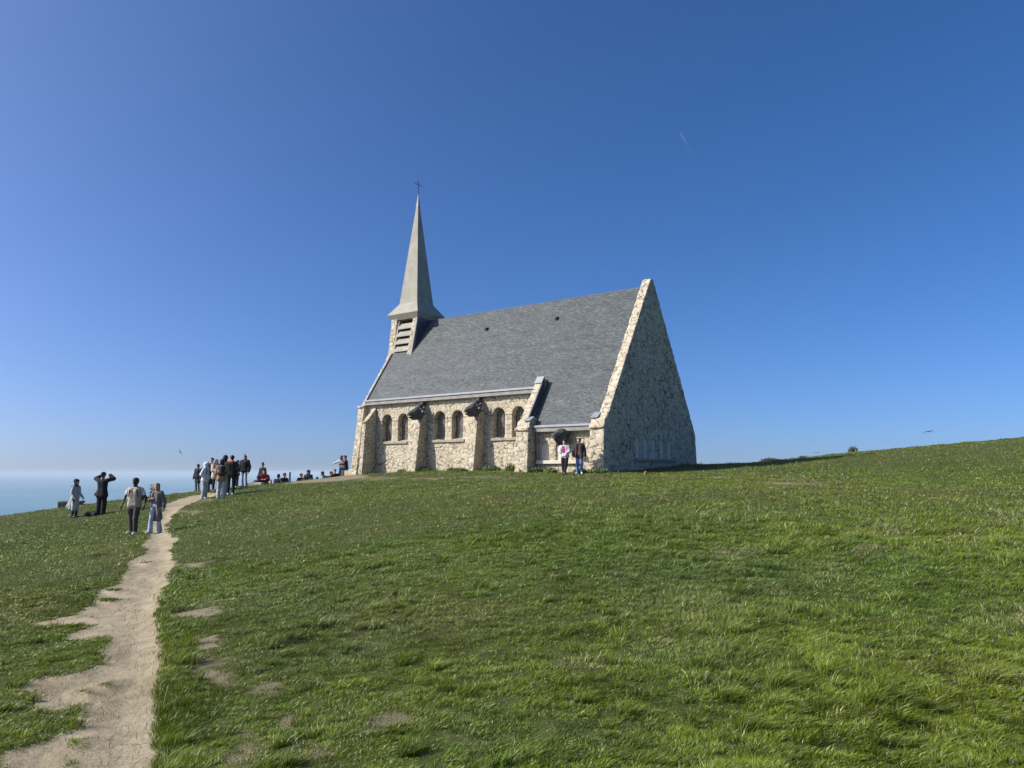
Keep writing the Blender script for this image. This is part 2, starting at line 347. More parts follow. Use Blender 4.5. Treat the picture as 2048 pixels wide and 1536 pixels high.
def path_mat():
    m, t, b = newmat('trodden_earth')
    tc = N_(t, 'ShaderNodeTexCoord')
    n1 = N_(t, 'ShaderNodeTexNoise', Scale=1.1, Detail=5.0, Roughness=.6); n2 = N_(t, 'ShaderNodeTexNoise', Scale=45.0, Detail=6.0, Roughness=.7); n3 = N_(t, 'ShaderNodeTexNoise', Scale=5.0, Detail=5.0)
    vo = N_(t, 'ShaderNodeTexVoronoi', Scale=9.0, feature='DISTANCE_TO_EDGE'); wn = N_(t, 'ShaderNodeTexNoise', Scale=6.0, Detail=4.0)
    for n in (n1, n2, n3, wn): t.links.new(tc.outputs['Object'], n.inputs['Vector'])
    wm = mixc(t, tc.outputs['Object'], wn.outputs['Color'], .12); t.links.new(wm, vo.inputs['Vector'])
    r1 = ramp(t, [(0.3, (.285, .24, .155)), (0.5, (.35, .30, .205)), (.72, (.42, .37, .26))]); t.links.new(n1.outputs[0], r1.inputs[0])
    r3 = ramp(t, [(0.45, (1, 1, 1)), (.68, (.72, .68, .64))]); t.links.new(n3.outputs[0], r3.inputs[0])
    r2 = ramp(t, [(0.25, (.74, .72, .70)), (.75, (1.15, 1.15, 1.15))]); t.links.new(n2.outputs[0], r2.inputs[0])
    c = mixc(t, r1.outputs[0], r2.outputs[0], 1.0, 'MULTIPLY'); c = mixc(t, c, r3.outputs[0], .6, 'MULTIPLY')
    rc = ramp(t, [(0.0, (.6, .56, .52)), (.03, (1, 1, 1))]); t.links.new(vo.outputs['Distance'], rc.inputs[0])
    nm = ramp(t, [(.5, (0, 0, 0)), (.6, (1, 1, 1))]); t.links.new(wn.outputs[0], nm.inputs[0])
    c2 = mixc(t, c, rc.outputs[0], 1.0, 'MULTIPLY'); c = mixc(t, c, c2, nm.outputs[0]); t.links.new(c, b.inputs['Base Color'])
    b.inputs['Roughness'].default_value = .95; b.inputs['Specular IOR Level'].default_value = .1
    bp = N_(t, 'ShaderNodeBump', Strength=.7, Distance=.03); t.links.new(n2.outputs[0], bp.inputs['Height'])
    bp2 = N_(t, 'ShaderNodeBump', Strength=.6, Distance=.05); t.links.new(n3.outputs[0], bp2.inputs['Height']); t.links.new(bp.outputs[0], bp2.inputs['Normal']); t.links.new(bp2.outputs[0], b.inputs['Normal'])
    return m
def sub(Q, V, at):
    u, inv = np.unique(Q, return_inverse=True); return V[u], inv.reshape(Q.shape), at[u]
v_, f_, a_ = sub(GQ[~isp], GV, BM)
ground = mesh_obj('ground', v_, f_, ground_mat(), None, True, {'bare': np.repeat(a_[:, None], 3, 1)}); tag(ground, kind='structure')
v_, f_, a_ = sub(GQ[isp], GV, BM)
path = mesh_obj('path', v_, f_, path_mat(), None, True); tag(path, kind='structure')

# sea
def sea_mat():
    m, t, b = newmat('sea_water')
    b.inputs['Base Color'].default_value = (.03, .085, .115, 1); b.inputs['Roughness'].default_value = .28
    tc = N_(t, 'ShaderNodeTexCoord'); n = N_(t, 'ShaderNodeTexNoise', Scale=.05, Detail=8.0, Roughness=.65)
    mp = N_(t, 'ShaderNodeMapping'); mp.inputs['Scale'].default_value = (.5, 1.6, 1); t.links.new(tc.outputs['Object'], mp.inputs[0]); t.links.new(mp.outputs[0], n.inputs['Vector'])
    bp = N_(t, 'ShaderNodeBump', Strength=1.0, Distance=9.0); t.links.new(n.outputs[0], bp.inputs['Height']); t.links.new(bp.outputs[0], b.inputs['Normal'])
    n4 = N_(t, 'ShaderNodeTexNoise', Scale=.0012, Detail=4.0); t.links.new(mp.outputs[0], n4.inputs['Vector'])
    r = ramp(t, [(.35, (.075, .20, .235)), (.65, (.11, .25, .28))]); t.links.new(n4.outputs[0], r.inputs[0]); t.links.new(r.outputs[0], b.inputs['Base Color'])
    return m
th = np.linspace(0, 2 * math.pi, 97)[:-1]; rr = [0, 90, 300, 1000, 3000, 9000, 20000, 36000]
V = [(0, 0, -88)] + [(r * math.cos(a), r * math.sin(a), -88) for r in rr[1:] for a in th]
Fq = [(0, 1 + i, 1 + (i + 1) % 96) for i in range(96)] + [(1 + k * 96 + i, 1 + (k + 1) * 96 + i, 1 + (k + 1) * 96 + (i + 1) % 96, 1 + k * 96 + (i + 1) % 96) for k in range(len(rr) - 2) for i in range(96)]
tag(mesh_obj('sea', V, Fq, sea_mat()), kind='structure')

# haze
def haze():
    mb = MB(); mb.box(-37000, 37000, -37000, 37000, -97, 24)
    m = bpy.data.materials.new('haze_air'); m.use_nodes = True; t = m.node_tree; t.nodes.clear()
    o = t.nodes.new('ShaderNodeOutputMaterial'); p = t.nodes.new('ShaderNodeVolumePrincipled')
    p.inputs['Color'].default_value = (.66, .82, .93, 1); p.inputs['Density'].default_value = 1.2e-4; p.inputs['Anisotropy'].default_value = 0.0
    t.links.new(p.outputs[0], o.inputs['Volume'])
    tag(mb.build('haze', m), kind='stuff')
haze()
# ================================================================== chapel
chapel = empty('chapel', (CH_A[0], CH_A[1], 0.0), CH_RZ)
tag(chapel, 'pale rubble stone chapel with steep slate roof and slender concrete spire', 'chapel')
# local frame: x = -u (u runs along the nave away from the east gable), y = v (depth), z up
def voro(P, cell, seed):
    """3-D jittered Voronoi: returns edge distance (metres) and three randoms per cell"""
    out_e = np.zeros(len(P)); out_r = np.zeros((len(P), 3)); out_v = np.zeros((len(P), 3))
    cell = np.array(cell)
    for s in range(0, len(P), 200000):
        p = P[s:s + 200000] / cell; b = np.floor(p); d1 = np.full(len(p), 9.); d2 = np.full(len(p), 9.); r1 = np.zeros((len(p), 3)); v1 = np.zeros((len(p), 3)); q1 = np.zeros((len(p), 3)); q2 = np.zeros((len(p), 3))
        for i in (-1, 0, 1):
            for j in (-1, 0, 1):
                for k in (-1, 0, 1):
                    cx, cy, cz = b[:, 0] + i, b[:, 1] + j, b[:, 2] + k
                    hx = _h(cx, cy, cz, seed); hy = _h(cx, cy, cz, seed + 1); hz = _h(cx, cy, cz, seed + 2)
                    q = np.stack([cx + .1 + .8 * hx, cy + .1 + .8 * hy, cz + .1 + .8 * hz], 1)
                    d = np.linalg.norm(q - p, axis=1)
                    c = d < d1; c2 = ~c & (d < d2)
                    q2[c] = q1[c]; q2[c2] = q[c2]; q1[c] = q[c]
                    d2 = np.where(c, d1, np.minimum(d2, d)); d1 = np.where(c, d, d1)
                    r1[c] = np.stack([_h(cx, cy, cz, seed + 5), _h(cx, cy, cz, seed + 6), _h(cx, cy, cz, seed + 7)], 1)[c]; v1[c] = (p - q)[c]
        out_e[s:s + 200000] = (d2 ** 2 - d1 ** 2) / (2 * np.maximum(np.linalg.norm(q2 - q1, axis=1), .25)); out_r[s:s + 200000] = r1; out_v[s:s + 200000] = v1
    return out_e * float(cell.mean()), out_r, out_v
def n3(P, k, s=0): return fbm2(P[:, 0] * k + P[:, 2] * k * .37, P[:, 2] * k + P[:, 1] * k * .61, s, 3)
def plane_sdf(X, Y, Z, planes):
    """convex solid from (nx,ny,nz,px,py,pz) outward half planes"""
    f = None
    for n, p in planes:
        n = np.array(n, float); n /= np.linalg.norm(n)
        g = (X - p[0]) * n[0] + (Y - p[1]) * n[1] + (Z - p[2]) * n[2]
        f = g if f is None else np.maximum(f, g)
    return f
def prof_planes(prof):
    """convex (y,z) profile listed clockwise seen from +x (left side up, right side down) -> planes"""
    out = []; n = len(prof); cy = sum(p[0] for p in prof) / n; cz = sum(p[1] for p in prof) / n
    for i in range(n):
        (a, b), (c, d) = prof[i], prof[(i + 1) % n]; ny, nz = (d - b), -(c - a)
        if (cy - a) * ny + (cz - b) * nz > 0: ny, nz = -ny, -nz
        out.append(((0, ny, nz), (0, a, b)))
    return out
ARCH = []   # (x centre, z spring, radius) of voussoired arches on the nave wall
def stone_skin(V, Q, seed=1, cell=(.30, .30, .23), arches=(), yfront=None, amp=.024):
    N = vnormals(V, Q)
    wp = V + np.stack([n3(V, 2.3, 1), n3(V, 2.3, 2), n3(V, 2.3, 3)], 1) * .10 + np.stack([n3(V, 7, 4), n3(V, 7, 5), n3(V, 7, 6)], 1) * .03
    e, r, dv = voro(wp, tuple(q * .94 for q in cell), seed)
    for (xc, zs, rad_) in arches:
        dx = V[:, 0] - xc; dz = V[:, 2] - zs; rr_ = np.hypot(dx, dz); k = (rr_ < rad_ + .34) & (rr_ > rad_ - .06) & (dz > -.02) & (V[:, 1] < yfront + .12)
        a = np.arctan2(dz, dx)[k] / math.pi * 11; ia = np.floor(a); fa = a - ia
        ea = np.minimum(fa, 1 - fa) * math.pi / 11 * rr_[k]; er = rad_ + .34 - rr_[k] + .02 * n3(V[k], 9, 3)
        e[k] = np.minimum(ea * .9, er); r[k] = np.stack([_h(ia, ia * 0 + int(xc * 10), 0, 90 + q) for q in range(3)], 1); dv[k] = 0
        k2 = (np.abs(dx) < rad_ + .26) & (dz < -.02) & (dz > -(zs - 1.93)) & (V[:, 1] < yfront + .12)
        row = np.floor(V[k2, 2] / .27); fz = V[k2, 2] / .27 - row; wd = rad_ + .14 + .12 * _h(row, row * 0, 0, 7)
        e2 = np.minimum(np.minimum(fz, 1 - fz) * .27, np.abs(wd - np.abs(dx[k2]))); ins = np.abs(dx[k2]) < wd
        kk = np.where(k2)[0][ins]; e[kk] = e2[ins]; r[kk] = np.stack([_h(row, np.sign(dx[k2]), 0, 60 + q) for q in range(3)], 1)[ins]; dv[kk] = 0
    h = sst(0.0, 0.027, e)
    tilt = (dv * (r - .5)).sum(1) * 1.1
    disp = amp * (h - .55) + h * ((r[:, 2] - .5) * .028 + tilt * .05) + n3(V, 16, 8) * .007 * h + n3(V, 5, 9) * .008
    V2 = V + N * disp[:, None]
    return V2, np.stack([r[:, 0], h, r[:, 1]], 1)
def stone_mat():
    m, t, b = newmat('rubble_limestone')
    at = N_(t, 'ShaderNodeVertexColor', layer_name='stone'); se = N_(t, 'ShaderNodeSeparateColor'); t.links.new(at.outputs['Color'], se.inputs[0])
    tc = N_(t, 'ShaderNodeTexCoord')
    n1 = N_(t, 'ShaderNodeTexNoise', Scale=.55, Detail=5.0, Roughness=.6); n2 = N_(t, 'ShaderNodeTexNoise', Scale=14.0, Detail=6.0, Roughness=.65); n3_ = N_(t, 'ShaderNodeTexNoise', Scale=2.2, Detail=6.0, Roughness=.7)
    for n in (n1, n2, n3_): t.links.new(tc.outputs['Object'], n.inputs['Vector'])
    r1 = ramp(t, [(0, (.445, .39, .285)), (.25, (.505, .445, .335)), (.5, (.465, .40, .285)), (.75, (.53, .475, .36)), (1, (.45, .395, .295))]); t.links.new(se.outputs[0], r1.inputs[0])
    rv = ramp(t, [(0, (.78, .78, .78)), (.15, (.95, .95, .95)), (1, (1.06, 1.06, 1.05))]); t.links.new(se.outputs[2], rv.inputs[0])
    c = mixc(t, r1.outputs[0], rv.outputs[0], 1.0, 'MULTIPLY')
    r2 = ramp(t, [(.28, (.72, .71, .70)), (.55, (1, 1, 1)), (.8, (1.1, 1.08, 1.04))]); t.links.new(n2.outputs[0], r2.inputs[0]); c = mixc(t, c, r2.outputs[0], .45, 'MULTIPLY')
    # lichen and rain staining
    r3 = ramp(t, [(.50, (0, 0, 0)), (.66, (1, 1, 1))]); t.links.new(n3_.outputs[0], r3.inputs[0]); r4 = ramp(t, [(.45, (0, 0, 0)), (.62, (1, 1, 1))]); t.links.new(n1.outputs[0], r4.inputs[0])
    f = mixc(t, r3.outputs[0], r4.outputs[0], 1.0, 'MULTIPLY'); c3 = mixc(t, c, (.52, .52, .52), 1.0, 'MULTIPLY'); c = mixc(t, c, c3, f)
    # joints
    jr = ramp(t, [(.10, (.11, .09, .063)), (.55, (1, 1, 1))])
    jm = ramp(t, [(.05, (1, 1, 1)), (.7, (0, 0, 0))]); t.links.new(se.outputs[1], jm.inputs[0])
    c = mixc(t, c, (.11, .09, .063), jm.outputs[0]); t.links.new(c, b.inputs['Base Color'])
    b.inputs['Roughness'].default_value = .92; b.inputs['Specular IOR Level'].default_value = .15
    bp = N_(t, 'ShaderNodeBump', Strength=.7, Distance=.02); t.links.new(n2.outputs[0], bp.inputs['Height']); t.links.new(bp.outputs[0], b.inputs['Normal'])
    return m
STONE = stone_mat()
def slab_mesh(name, parts, subs, lo, hi, seed, parent=chapel, h=.030, **kw):
    gx, gy, gz_ = grid(lo, hi, h); X, Y, Z = np.meshgrid(gx, gy, gz_, indexing='ij', sparse=True)
    f = None
    for p in parts:
        g = plane_sdf(X, Y, Z, p); f = g if f is None else np.minimum(f, g)
    f = f + 0 * X + 0 * Y + 0 * Z
    for s in subs: f = np.maximum(f, -s(X, Y, Z))
    V, Q = nets(f, (gx[0], gy[0], gz_[0]), h)
    V, at = stone_skin(V, Q, seed, **kw)
    return mesh_obj(name, V, Q, STONE, parent, True, {'stone': at})
def xr(x0, x1): return [((-1, 0, 0), (x0, 0, 0)), ((1, 0, 0), (x1, 0, 0))]
CON = simple('pale_concrete', (.29, .275, .225), .85, 0, .14, 1.6, .2, 26)
CONG = simple('grey_concrete_band', (.26, .245, .22), .85, 0, .2, 2.5, .4, 30)
ZINC = simple('zinc_sheet', (.27, .285, .30), .55, .25, .12, 2, 0, 1, .5)
LEAD = simple('dark_lead_cladding', (.085, .10, .125), .45, .5, .25, 1.5, .15, 10, .5)
DARK = simple('dark_interior', (.02, .02, .022), .9)

# east gable wall (x 0 .. -.45) with kinked raking sides, niches cut in its outer face
SL = 8.55 / 5.75
GB = [(-.03, -.7), (.22, 2.3), (6.0, 10.87), (6.3, 10.87), (12.08, 2.3), (12.33, -.7)]
NICH = [3.86, 4.86, 5.90, 6.96, 8.03]
def niche(yc):
    def s(X, Y, Z):
        rct = np.maximum(np.abs(Y - yc) - .28, Z - 1.55) ; rct = np.maximum(rct, .74 - Z); cir = np.hypot(Y - yc, Z - 1.55) - .28
        return np.maximum(np.minimum(rct, cir), -X - .13) if False else np.maximum(np.minimum(rct, cir), -(X + .09))
    return s
slab_mesh('gable_wall', [prof_planes(GB) + xr(-.50, 0)], [niche(y) for y in NICH], (-.62, -.2, -.7), (.1, 12.5, 11.05), 3, cell=(.36, .36, .29))
mb = MB()
for y in NICH:
    pr = [(y - .27, .70)] + [(y + .27, .70)] + [(y + .27 * math.cos(a), 1.55 + .27 * math.sin(a)) for a in np.linspace(0, math.pi, 13)]
    mb.prism_x([(p[0], p[1]) for p in pr], -.20, -.105)
PLQ = simple('pale_dressed_stone', (.54, .50, .41), .8, 0, .1, 4, .3, 30)
for i, y in enumerate(NICH):
    m1 = MB(); pr = [(y - .27, .70), (y + .27, .70)] + [(y + .27 * math.cos(a), 1.55 + .27 * math.sin(a)) for a in np.linspace(0, math.pi, 13)]
    m1.prism_x(pr, -.20, -.05); m1.build('niche_panel', PLQ, chapel)
mb = MB(); mb.box(-.10, .16, 3.45, 8.45, .60, .74); mb.build('sill', CONG, chapel, bevel=.015)
# piers at the foot of the two cross walls
def pier(name, x0, x1, seed, zt=2.62):
    pl = prof_planes([(-.05, -.7), (.16, 2.22), (.30, zt), (.62, zt + .22), (2.4, zt + .24), (2.4, -.7)]) + xr(x0, x1)
    led = prof_planes([(.06, 2.16), (.06, 2.30), (1.0, 2.36), (1.0, 2.16)]) + xr(x0 - .03, x1 + .03)
    slab_mesh(name, [pl, led], [], (x0 - .1, -.2, -.7), (x1 + .1, 2.5, zt + 1.5), seed, cell=(.40, .40, .24))
pier('corner_pier', -.80, -.02, 17)
# mid cross wall
MX0, MX1 = -5.22, -4.42
pier('cross_wall_pier', MX0, MX1, 23)
pl = prof_planes([(.10, -.2), (.28, 2.50), (2.02, 5.09), (2.6, 5.09), (2.6, -.2)]) + xr(MX0 + .10, MX1 - .26)
slab_mesh('cross_wall', [pl], [], (MX0, 0, -.3), (MX1, 2.7, 5.3), 29, cell=(.34, .34, .24))
# nave wall with six arched windows
NW = 2.35; WX = [-16.83, -15.42, -12.37, -10.98, -7.93, -6.57]; WR = .43; WS = 3.28; WB = 1.94
def wcut(xc, r=WR, zs=WS, zb=WB, y0=-9, y1=9):
    def s(X, Y, Z):
        rct = np.maximum(np.maximum(np.abs(X - xc) - r, Z - zs), zb - Z); cir = np.hypot(X - xc, Z - zs) - r
        return np.maximum(np.minimum(rct, cir), np.maximum(Y - y1, y0 - Y))
    return s
slab_mesh('nave_wall', [prof_planes([(NW - .04, -.7), (NW, 4.5), (NW + .55, 4.5), (NW + .55, -.7)]) + xr(-18.7, -5.0)], [wcut(x) for x in WX],
          (-18.75, NW - .12, -.7), (-4.9, NW + .65, 4.55), 41, arches=[(x, WS, WR) for x in WX], yfront=NW)
# aisle wall with two blind arches
AW = .86; BX = [-3.86, -2.92]
slab_mesh('aisle_wall', [prof_planes([(AW - .04, -.7), (AW, 2.4), (AW + .5, 2.4), (AW + .5, -.7)]) + xr(-4.7, -.5)], [wcut(x, .29, 1.26, .60, -9, AW + .14) for x in BX],
          (-4.8, AW - .12, -.7), (-.4, AW + .6, 2.45), 53, cell=(.27, .27, .21))
for x in BX:
    pr = [(x - .3, .5), (x + .3, .5)] + [(x + .285 * math.cos(a), 1.26 + .285 * math.sin(a)) for a in np.linspace(0, math.pi, 13)]
    m1 = MB(); n = len(pr); m1.add([(a, AW + .07, b) for a, b in pr] + [(a, AW + .2, b) for a, b in pr], [tuple(range(n)), tuple(range(n, 2 * n))[::-1]] + [(i, (i + 1) % n, n + (i + 1) % n, n + i) for i in range(n)])
    m1.build('niche_panel', PLQ, chapel)
mb = MB(); mb.box(-4.32, -1.75, AW - .20, AW + .1, .44, .62); mb.build('sill', PLQ, chapel, bevel=.015)
# buttresses
for (u0, u1, kv, kz, v0, seed) in [(17.80, 18.13, 1.42, 3.18, 1.16, 61), (13.40, 14.18, 1.72, 2.98, 1.25, 67), (8.99, 9.77, 1.72, 2.98, 1.25, 71)]:
    pl = prof_planes([(v0 - .03, -.7), (kv, kz), (NW + .02, 4.22), (NW + .1, 4.22), (NW + .1, -.7)]) + xr(-u1, -u0)
    prt = [pl]
    if seed == 61: prt.append(prof_planes([(kv - .06, kz - .04), (kv - .06, kz + .06), (kv + .4, kz + .12), (kv + .4, kz - .04)]) + xr(-u1 - .03, -u0 + .03))
    slab_mesh('buttress', prt, [], (-u1 - .1, v0 - .2, -.7), (-u0 + .1, NW + .2, 4.4), seed, cell=(.36, .36, .24))
# west gable wall, curving up into the belfry
pl1 = prof_planes([(1.42, -.7), (2.06, 4.28), (10.24, 4.28), (10.88, -.7)]) + xr(-19.2, -18.66)
pl2 = prof_planes([(2.18, 4.2), (4.42, 7.62), (7.88, 7.62), (10.12, 4.2)]) + xr(-19.2, -18.66)
pl3 = prof_planes([(4.36, 7.5), (4.80, 8.5), (7.50, 8.5), (7.94, 7.5)]) + xr(-19.2, -18.66); pl4 = prof_planes([(4.66, 8.0), (4.94, 10.62), (7.36, 10.62), (7.64, 8.0)]) + xr(-19.2, -18.66)
ldg = prof_planes([(1.96, 4.22), (1.96, 4.34), (2.6, 4.40), (2.6, 4.22)]) + xr(-19.24, -18.62)
slab_mesh('west_wall', [pl1, pl2, pl3, pl4, ldg], [], (-19.32, 1.25, -.7), (-18.55, 11.1, 10.75), 83, cell=(.34, .34, .22))
# far walls, never seen but they close the body
mb = MB(); mb.box(-18.7, -.5, 9.4, 9.9, -.6, 4.5); mb.box(-4.7, -.5, 9.9, 11.3, -.6, 2.35); mb.box(-5.2, -4.5, 9.9, 12.1, -.6, 3.2); mb.build('north_wall', simple('plain_limestone', (.5, .44, .33)), chapel)
# roof: one slate slope each side
RZ, RV = 10.50, 6.15; SLP = 1.482
def slate_mat():
    m, t, b = newmat('natural_slate')
    tc = N_(t, 'ShaderNodeTexCoord')
    br = N_(t, 'ShaderNodeTexBrick', offset=.5, Scale=1.0); br.inputs['Mortar Size'].default_value = .005; br.inputs['Brick Width'].default_value = .17; br.inputs['Row Height'].default_value = .085
    br.inputs['Color1'].default_value = (0, 0, 0, 1); br.inputs['Color2'].default_value = (1, 1, 1, 1); br.inputs['Mortar'].default_value = (.5, .5, .5, 1); br.inputs['Mortar Smooth'].default_value = .3
    wn = N_(t, 'ShaderNodeTexNoise', Scale=3.0, Detail=2.0); t.links.new(tc.outputs['Object'], wn.inputs['Vector'])
    wv = mixc(t, tc.outputs['Object'], wn.outputs['Color'], .012); t.links.new(wv, br.inputs['Vector'])
    c = ramp(t, [(0, (.044, .054, .055)), (.35, (.058, .069, .069)), (.7, (.069, .081, .079)), (.94, (.080, .094, .090)), (1, (.11, .125, .117))]); t.links.new(br.outputs['Color'], c.inputs[0])
    n1 = N_(t, 'ShaderNodeTexNoise', Scale=.8, Detail=6.0, Roughness=.65); n2 = N_(t, 'ShaderNodeTexNoise', Scale=4.5, Detail=4.0)
    mp = N_(t, 'ShaderNodeMapping'); mp.inputs['Rotation'].default_value = (0, 0, .5); mp.inputs['Scale'].default_value = (.7, 2.2, 1); t.links.new(tc.outputs['Object'], mp.inputs[0])
    t.links.new(mp.outputs[0], n1.inputs['Vector']); t.links.new(mp.outputs[0], n2.inputs['Vector'])
    r1 = ramp(t, [(.3, (.72, .73, .74)), (.7, (1.30, 1.28, 1.25))]); t.links.new(n1.outputs[0], r1.inputs[0])
    r2 = ramp(t, [(.3, (.82, .82, .84)), (.7, (1.16, 1.16, 1.14))]); t.links.new(n2.outputs[0], r2.inputs[0])
    cc = mixc(t, c.outputs[0], r1.outputs[0], 1.0, 'MULTIPLY'); cc = mixc(t, cc, r2.outputs[0], 1.0, 'MULTIPLY')
    cc = mixc(t, cc, (.03, .033, .036), br.outputs['Fac']); t.links.new(cc, b.inputs['Base Color'])
    rr_ = ramp(t, [(0, (.42,) * 3), (1, (.68,) * 3)]); t.links.new(br.outputs['Color'], rr_.inputs[0]); t.links.new(rr_.outputs[0], b.inputs['Roughness']); b.inputs['Specular IOR Level'].default_value = .5
    # each course laps over the one below: a saw tooth down the slope
    sx = N_(t, 'ShaderNodeSeparateXYZ'); t.links.new(tc.outputs['Object'], sx.inputs[0])
    md = N_(t, 'ShaderNodeMath', operation='FRACT'); dv_ = N_(t, 'ShaderNodeMath', operation='DIVIDE'); dv_.inputs[1].default_value = .085; t.links.new(sx.outputs[1], dv_.inputs[0]); t.links.new(dv_.outputs[0], md.inputs[0])
    ml = N_(t, 'ShaderNodeMath', operation='MULTIPLY'); ml.inputs[1].default_value = -1.0; t.links.new(md.outputs[0], ml.inputs[0])
    ad = N_(t, 'ShaderNodeMath', operation='MULTIPLY_ADD'); ad.inputs[1].default_value = .8; t.links.new(br.outputs['Color'], ad.inputs[0]); t.links.new(ml.outputs[0], ad.inputs[2])
    bp = N_(t, 'ShaderNodeBump', Strength=.7, Distance=.012); t.links.new(ad.outputs[0], bp.inputs['Height']); t.links.new(bp.outputs[0], b.inputs['Normal'])
    return m
SLATE = slate_mat()
def roof_side(sign, name):
    # local plane coords: X along ridge (chapel x), Y up the slope, origin at ridge
    L = lambda v: -math.hypot(RV - v, (RV - v) * SLP)
    vE, vN = .60, 2.12
    out = [(-18.68, 0), (-18.68, L(vN)), (-5.15, L(vN)), (-5.15, L(vN) + .02), (-4.55, L(vN) + .02), (-4.55, L(vE)), (-.45, L(vE)), (-.45, 0)]
    # tessellate as strips so that the surface can sag a little
    V, Fc = [], []
    def strip(x0, x1, y0, y1, nx, ny):
        b = len(V)
        for i in range(nx + 1):
            for j in range(ny + 1):
                x = x0 + (x1 - x0) * i / nx; y = y0 + (y1 - y0) * j / ny
                z = .018 * float(fbm2(np.array([x * .35]), np.array([y * .35]), 3, 2)[0]) ; V.append((x, y, z))
        for i in range(nx):
            for j in range(ny): k = b + i * (ny + 1) + j; Fc.append((k, k + ny + 1, k + ny + 2, k + 1))
    xs = list(np.linspace(-18.68, -4.6, 46)) + list(np.linspace(-4.6, -.45, 15))[1:]; ys = list(np.linspace(L(vE), L(vN), 9)) + list(np.linspace(L(vN), 0, 26))[1:]
    idm = {}
    def vid(i, j):
        if (i, j) not in idm: idm[(i, j)] = len(V); V.append((xs[i], ys[j], .018 * float(fbm2(np.array([xs[i] * .35]), np.array([ys[j] * .35]), 3, 2)[0])))
        return idm[(i, j)]
    for i in range(len(xs) - 1):
        for j in range(len(ys) - 1):
            if i < 45 and j < 8: continue
            Fc.append((vid(i, j), vid(i + 1, j), vid(i + 1, j + 1), vid(i, j + 1)))
    o = mesh_obj(name, V, Fc, SLATE, chapel, False)
    md = o.modifiers.new('thick', 'SOLIDIFY'); md.thickness = .07; md.offset = -1
    ang_ = math.atan(SLP)
    if sign > 0: o.location = (0, RV, RZ); o.rotation_euler = (ang_, 0, 0)
    else:
        o.location = (0, RV, RZ); o.rotation_euler = (ang_, 0, math.pi); o.location.x = -19.13
    return o
roof = roof_side(1, 'roof'); r2_ = roof_side(1, 'roof'); r2_.rotation_euler = (0, 0, 0); r2_.location = (0, 0, 0)
r2_.matrix_local = Matrix.Translation((0, 2 * RV, 0)) @ Matrix.Diagonal((1, -1, 1, 1)) @ roof.matrix_local if False else Matrix.Translation((-19.13, RV, RZ)) @ Matrix.Rotation(math.pi, 4, 'Z') @ Matrix.Rotation(math.atan(SLP), 4, 'X')
# give the mirrored side its own outline (aisle slope at the gable end)
bpy.data.objects.remove(r2_)
mb = MB(); L_ = lambda v: RZ - SLP * abs(v - RV)
mb.add([(-18.68, RV, RZ), (-.45, RV, RZ), (-.45, 11.7, L_(11.7)), (-4.6, 11.7, L_(11.7)), (-4.6, 10.18, L_(10.18)), (-18.68, 10.18, L_(10.18))], [(0, 5, 4, 3, 2, 1)])
mb.add([(-18.68, RV - .02, RZ - .09), (-.45, RV - .02, RZ - .09), (-.45, 11.68, L_(11.7) - .09), (-4.6, 11.68, L_(11.7) - .09), (-4.6, 10.16, L_(10.18) - .09), (-18.68, 10.16, L_(10.18) - .09)], [(0, 1, 2, 3, 4, 5)])
mb.build('roof', simple('slate_far_side', (.13, .14, .145), .5), chapel)
mb = MB(); mb.tube([(-16.7, RV, RZ), (-.5, RV, RZ + .0)], .022, 8); mb.build('ridge_roll', simple('slate_ridge', (.12, .13, .135), .7), chapel)
# eaves: concrete band and zinc gutter
def eave(x0, x1, vf, zt):
    e = MB(); e.box(x0, x1, vf, vf + .5, zt - .36, zt - .13); e.build('eave_band', CONG, chapel, bevel=.01)
    g = MB(); g.prism_x([(vf - .06, zt - .02), (vf - .06, zt - .125), (vf + .32, zt - .125), (vf + .32, zt + .02), (vf + .05, zt - .0)], x0 + .02, x1 - .02); g.build('gutter', ZINC, chapel)
eave(-18.64, -5.2, 2.06, 4.72); eave(-4.62, -.81, .52, 2.45)
# gable copings are stone; zinc cover flashings on the piers
def flash(pts, th=.03, name='flashing', mat=ZINC):
    P = [Vector(p) for p in pts]; n = (P[1] - P[0]).cross(P[2] - P[0]).normalized()
    if n.z < 0: n = -n
    m_ = MB(); m_.hexa([tuple(p) for p in P] + [tuple(p + n * th) for p in P]); m_.build(name, mat, chapel)
flash([(MX0 + .10, 1.80, 4.84), (MX1 - .22, 1.80, 4.84), (MX1 - .22, 2.08, 5.22), (MX0 + .10, 2.08, 5.22)])
flash([(MX0 + .44, .22, 2.66), (MX1 + .05, .22, 2.66), (MX1 + .05, .62, 2.90), (MX0 + .44, .62, 2.90)])
flash([(-.84, .26, 2.66), (-.44, .26, 2.66), (-.44, .74, 2.97), (-.84, .74, 2.97)])
m_ = MB()   # dark lead soaker on the right flank of the cross wall and left flank inside the west gable
m_.prism_x([(.42, 2.3), (.42, 2.78), (2.06, 5.2), (2.06, 4.9), (2.0, 4.3)], MX1 - .27, MX1 - .20); m_.build('flashing', LEAD, chapel)
m_ = MB(); m_.prism_x([(2.1, 4.35), (2.1, 4.62), (4.5, 8.2), (4.5, 7.8)], -18.69, -18.60); m_.build('flashing', LEAD, chapel)
# downpipes
m_ = MB(); m_.tube([(-4.30, .70, 2.12), (-4.30, .78, 1.95), (-4.30, .78, -.2)], .045, 12); m_.build('downpipe', ZINC, chapel, True)
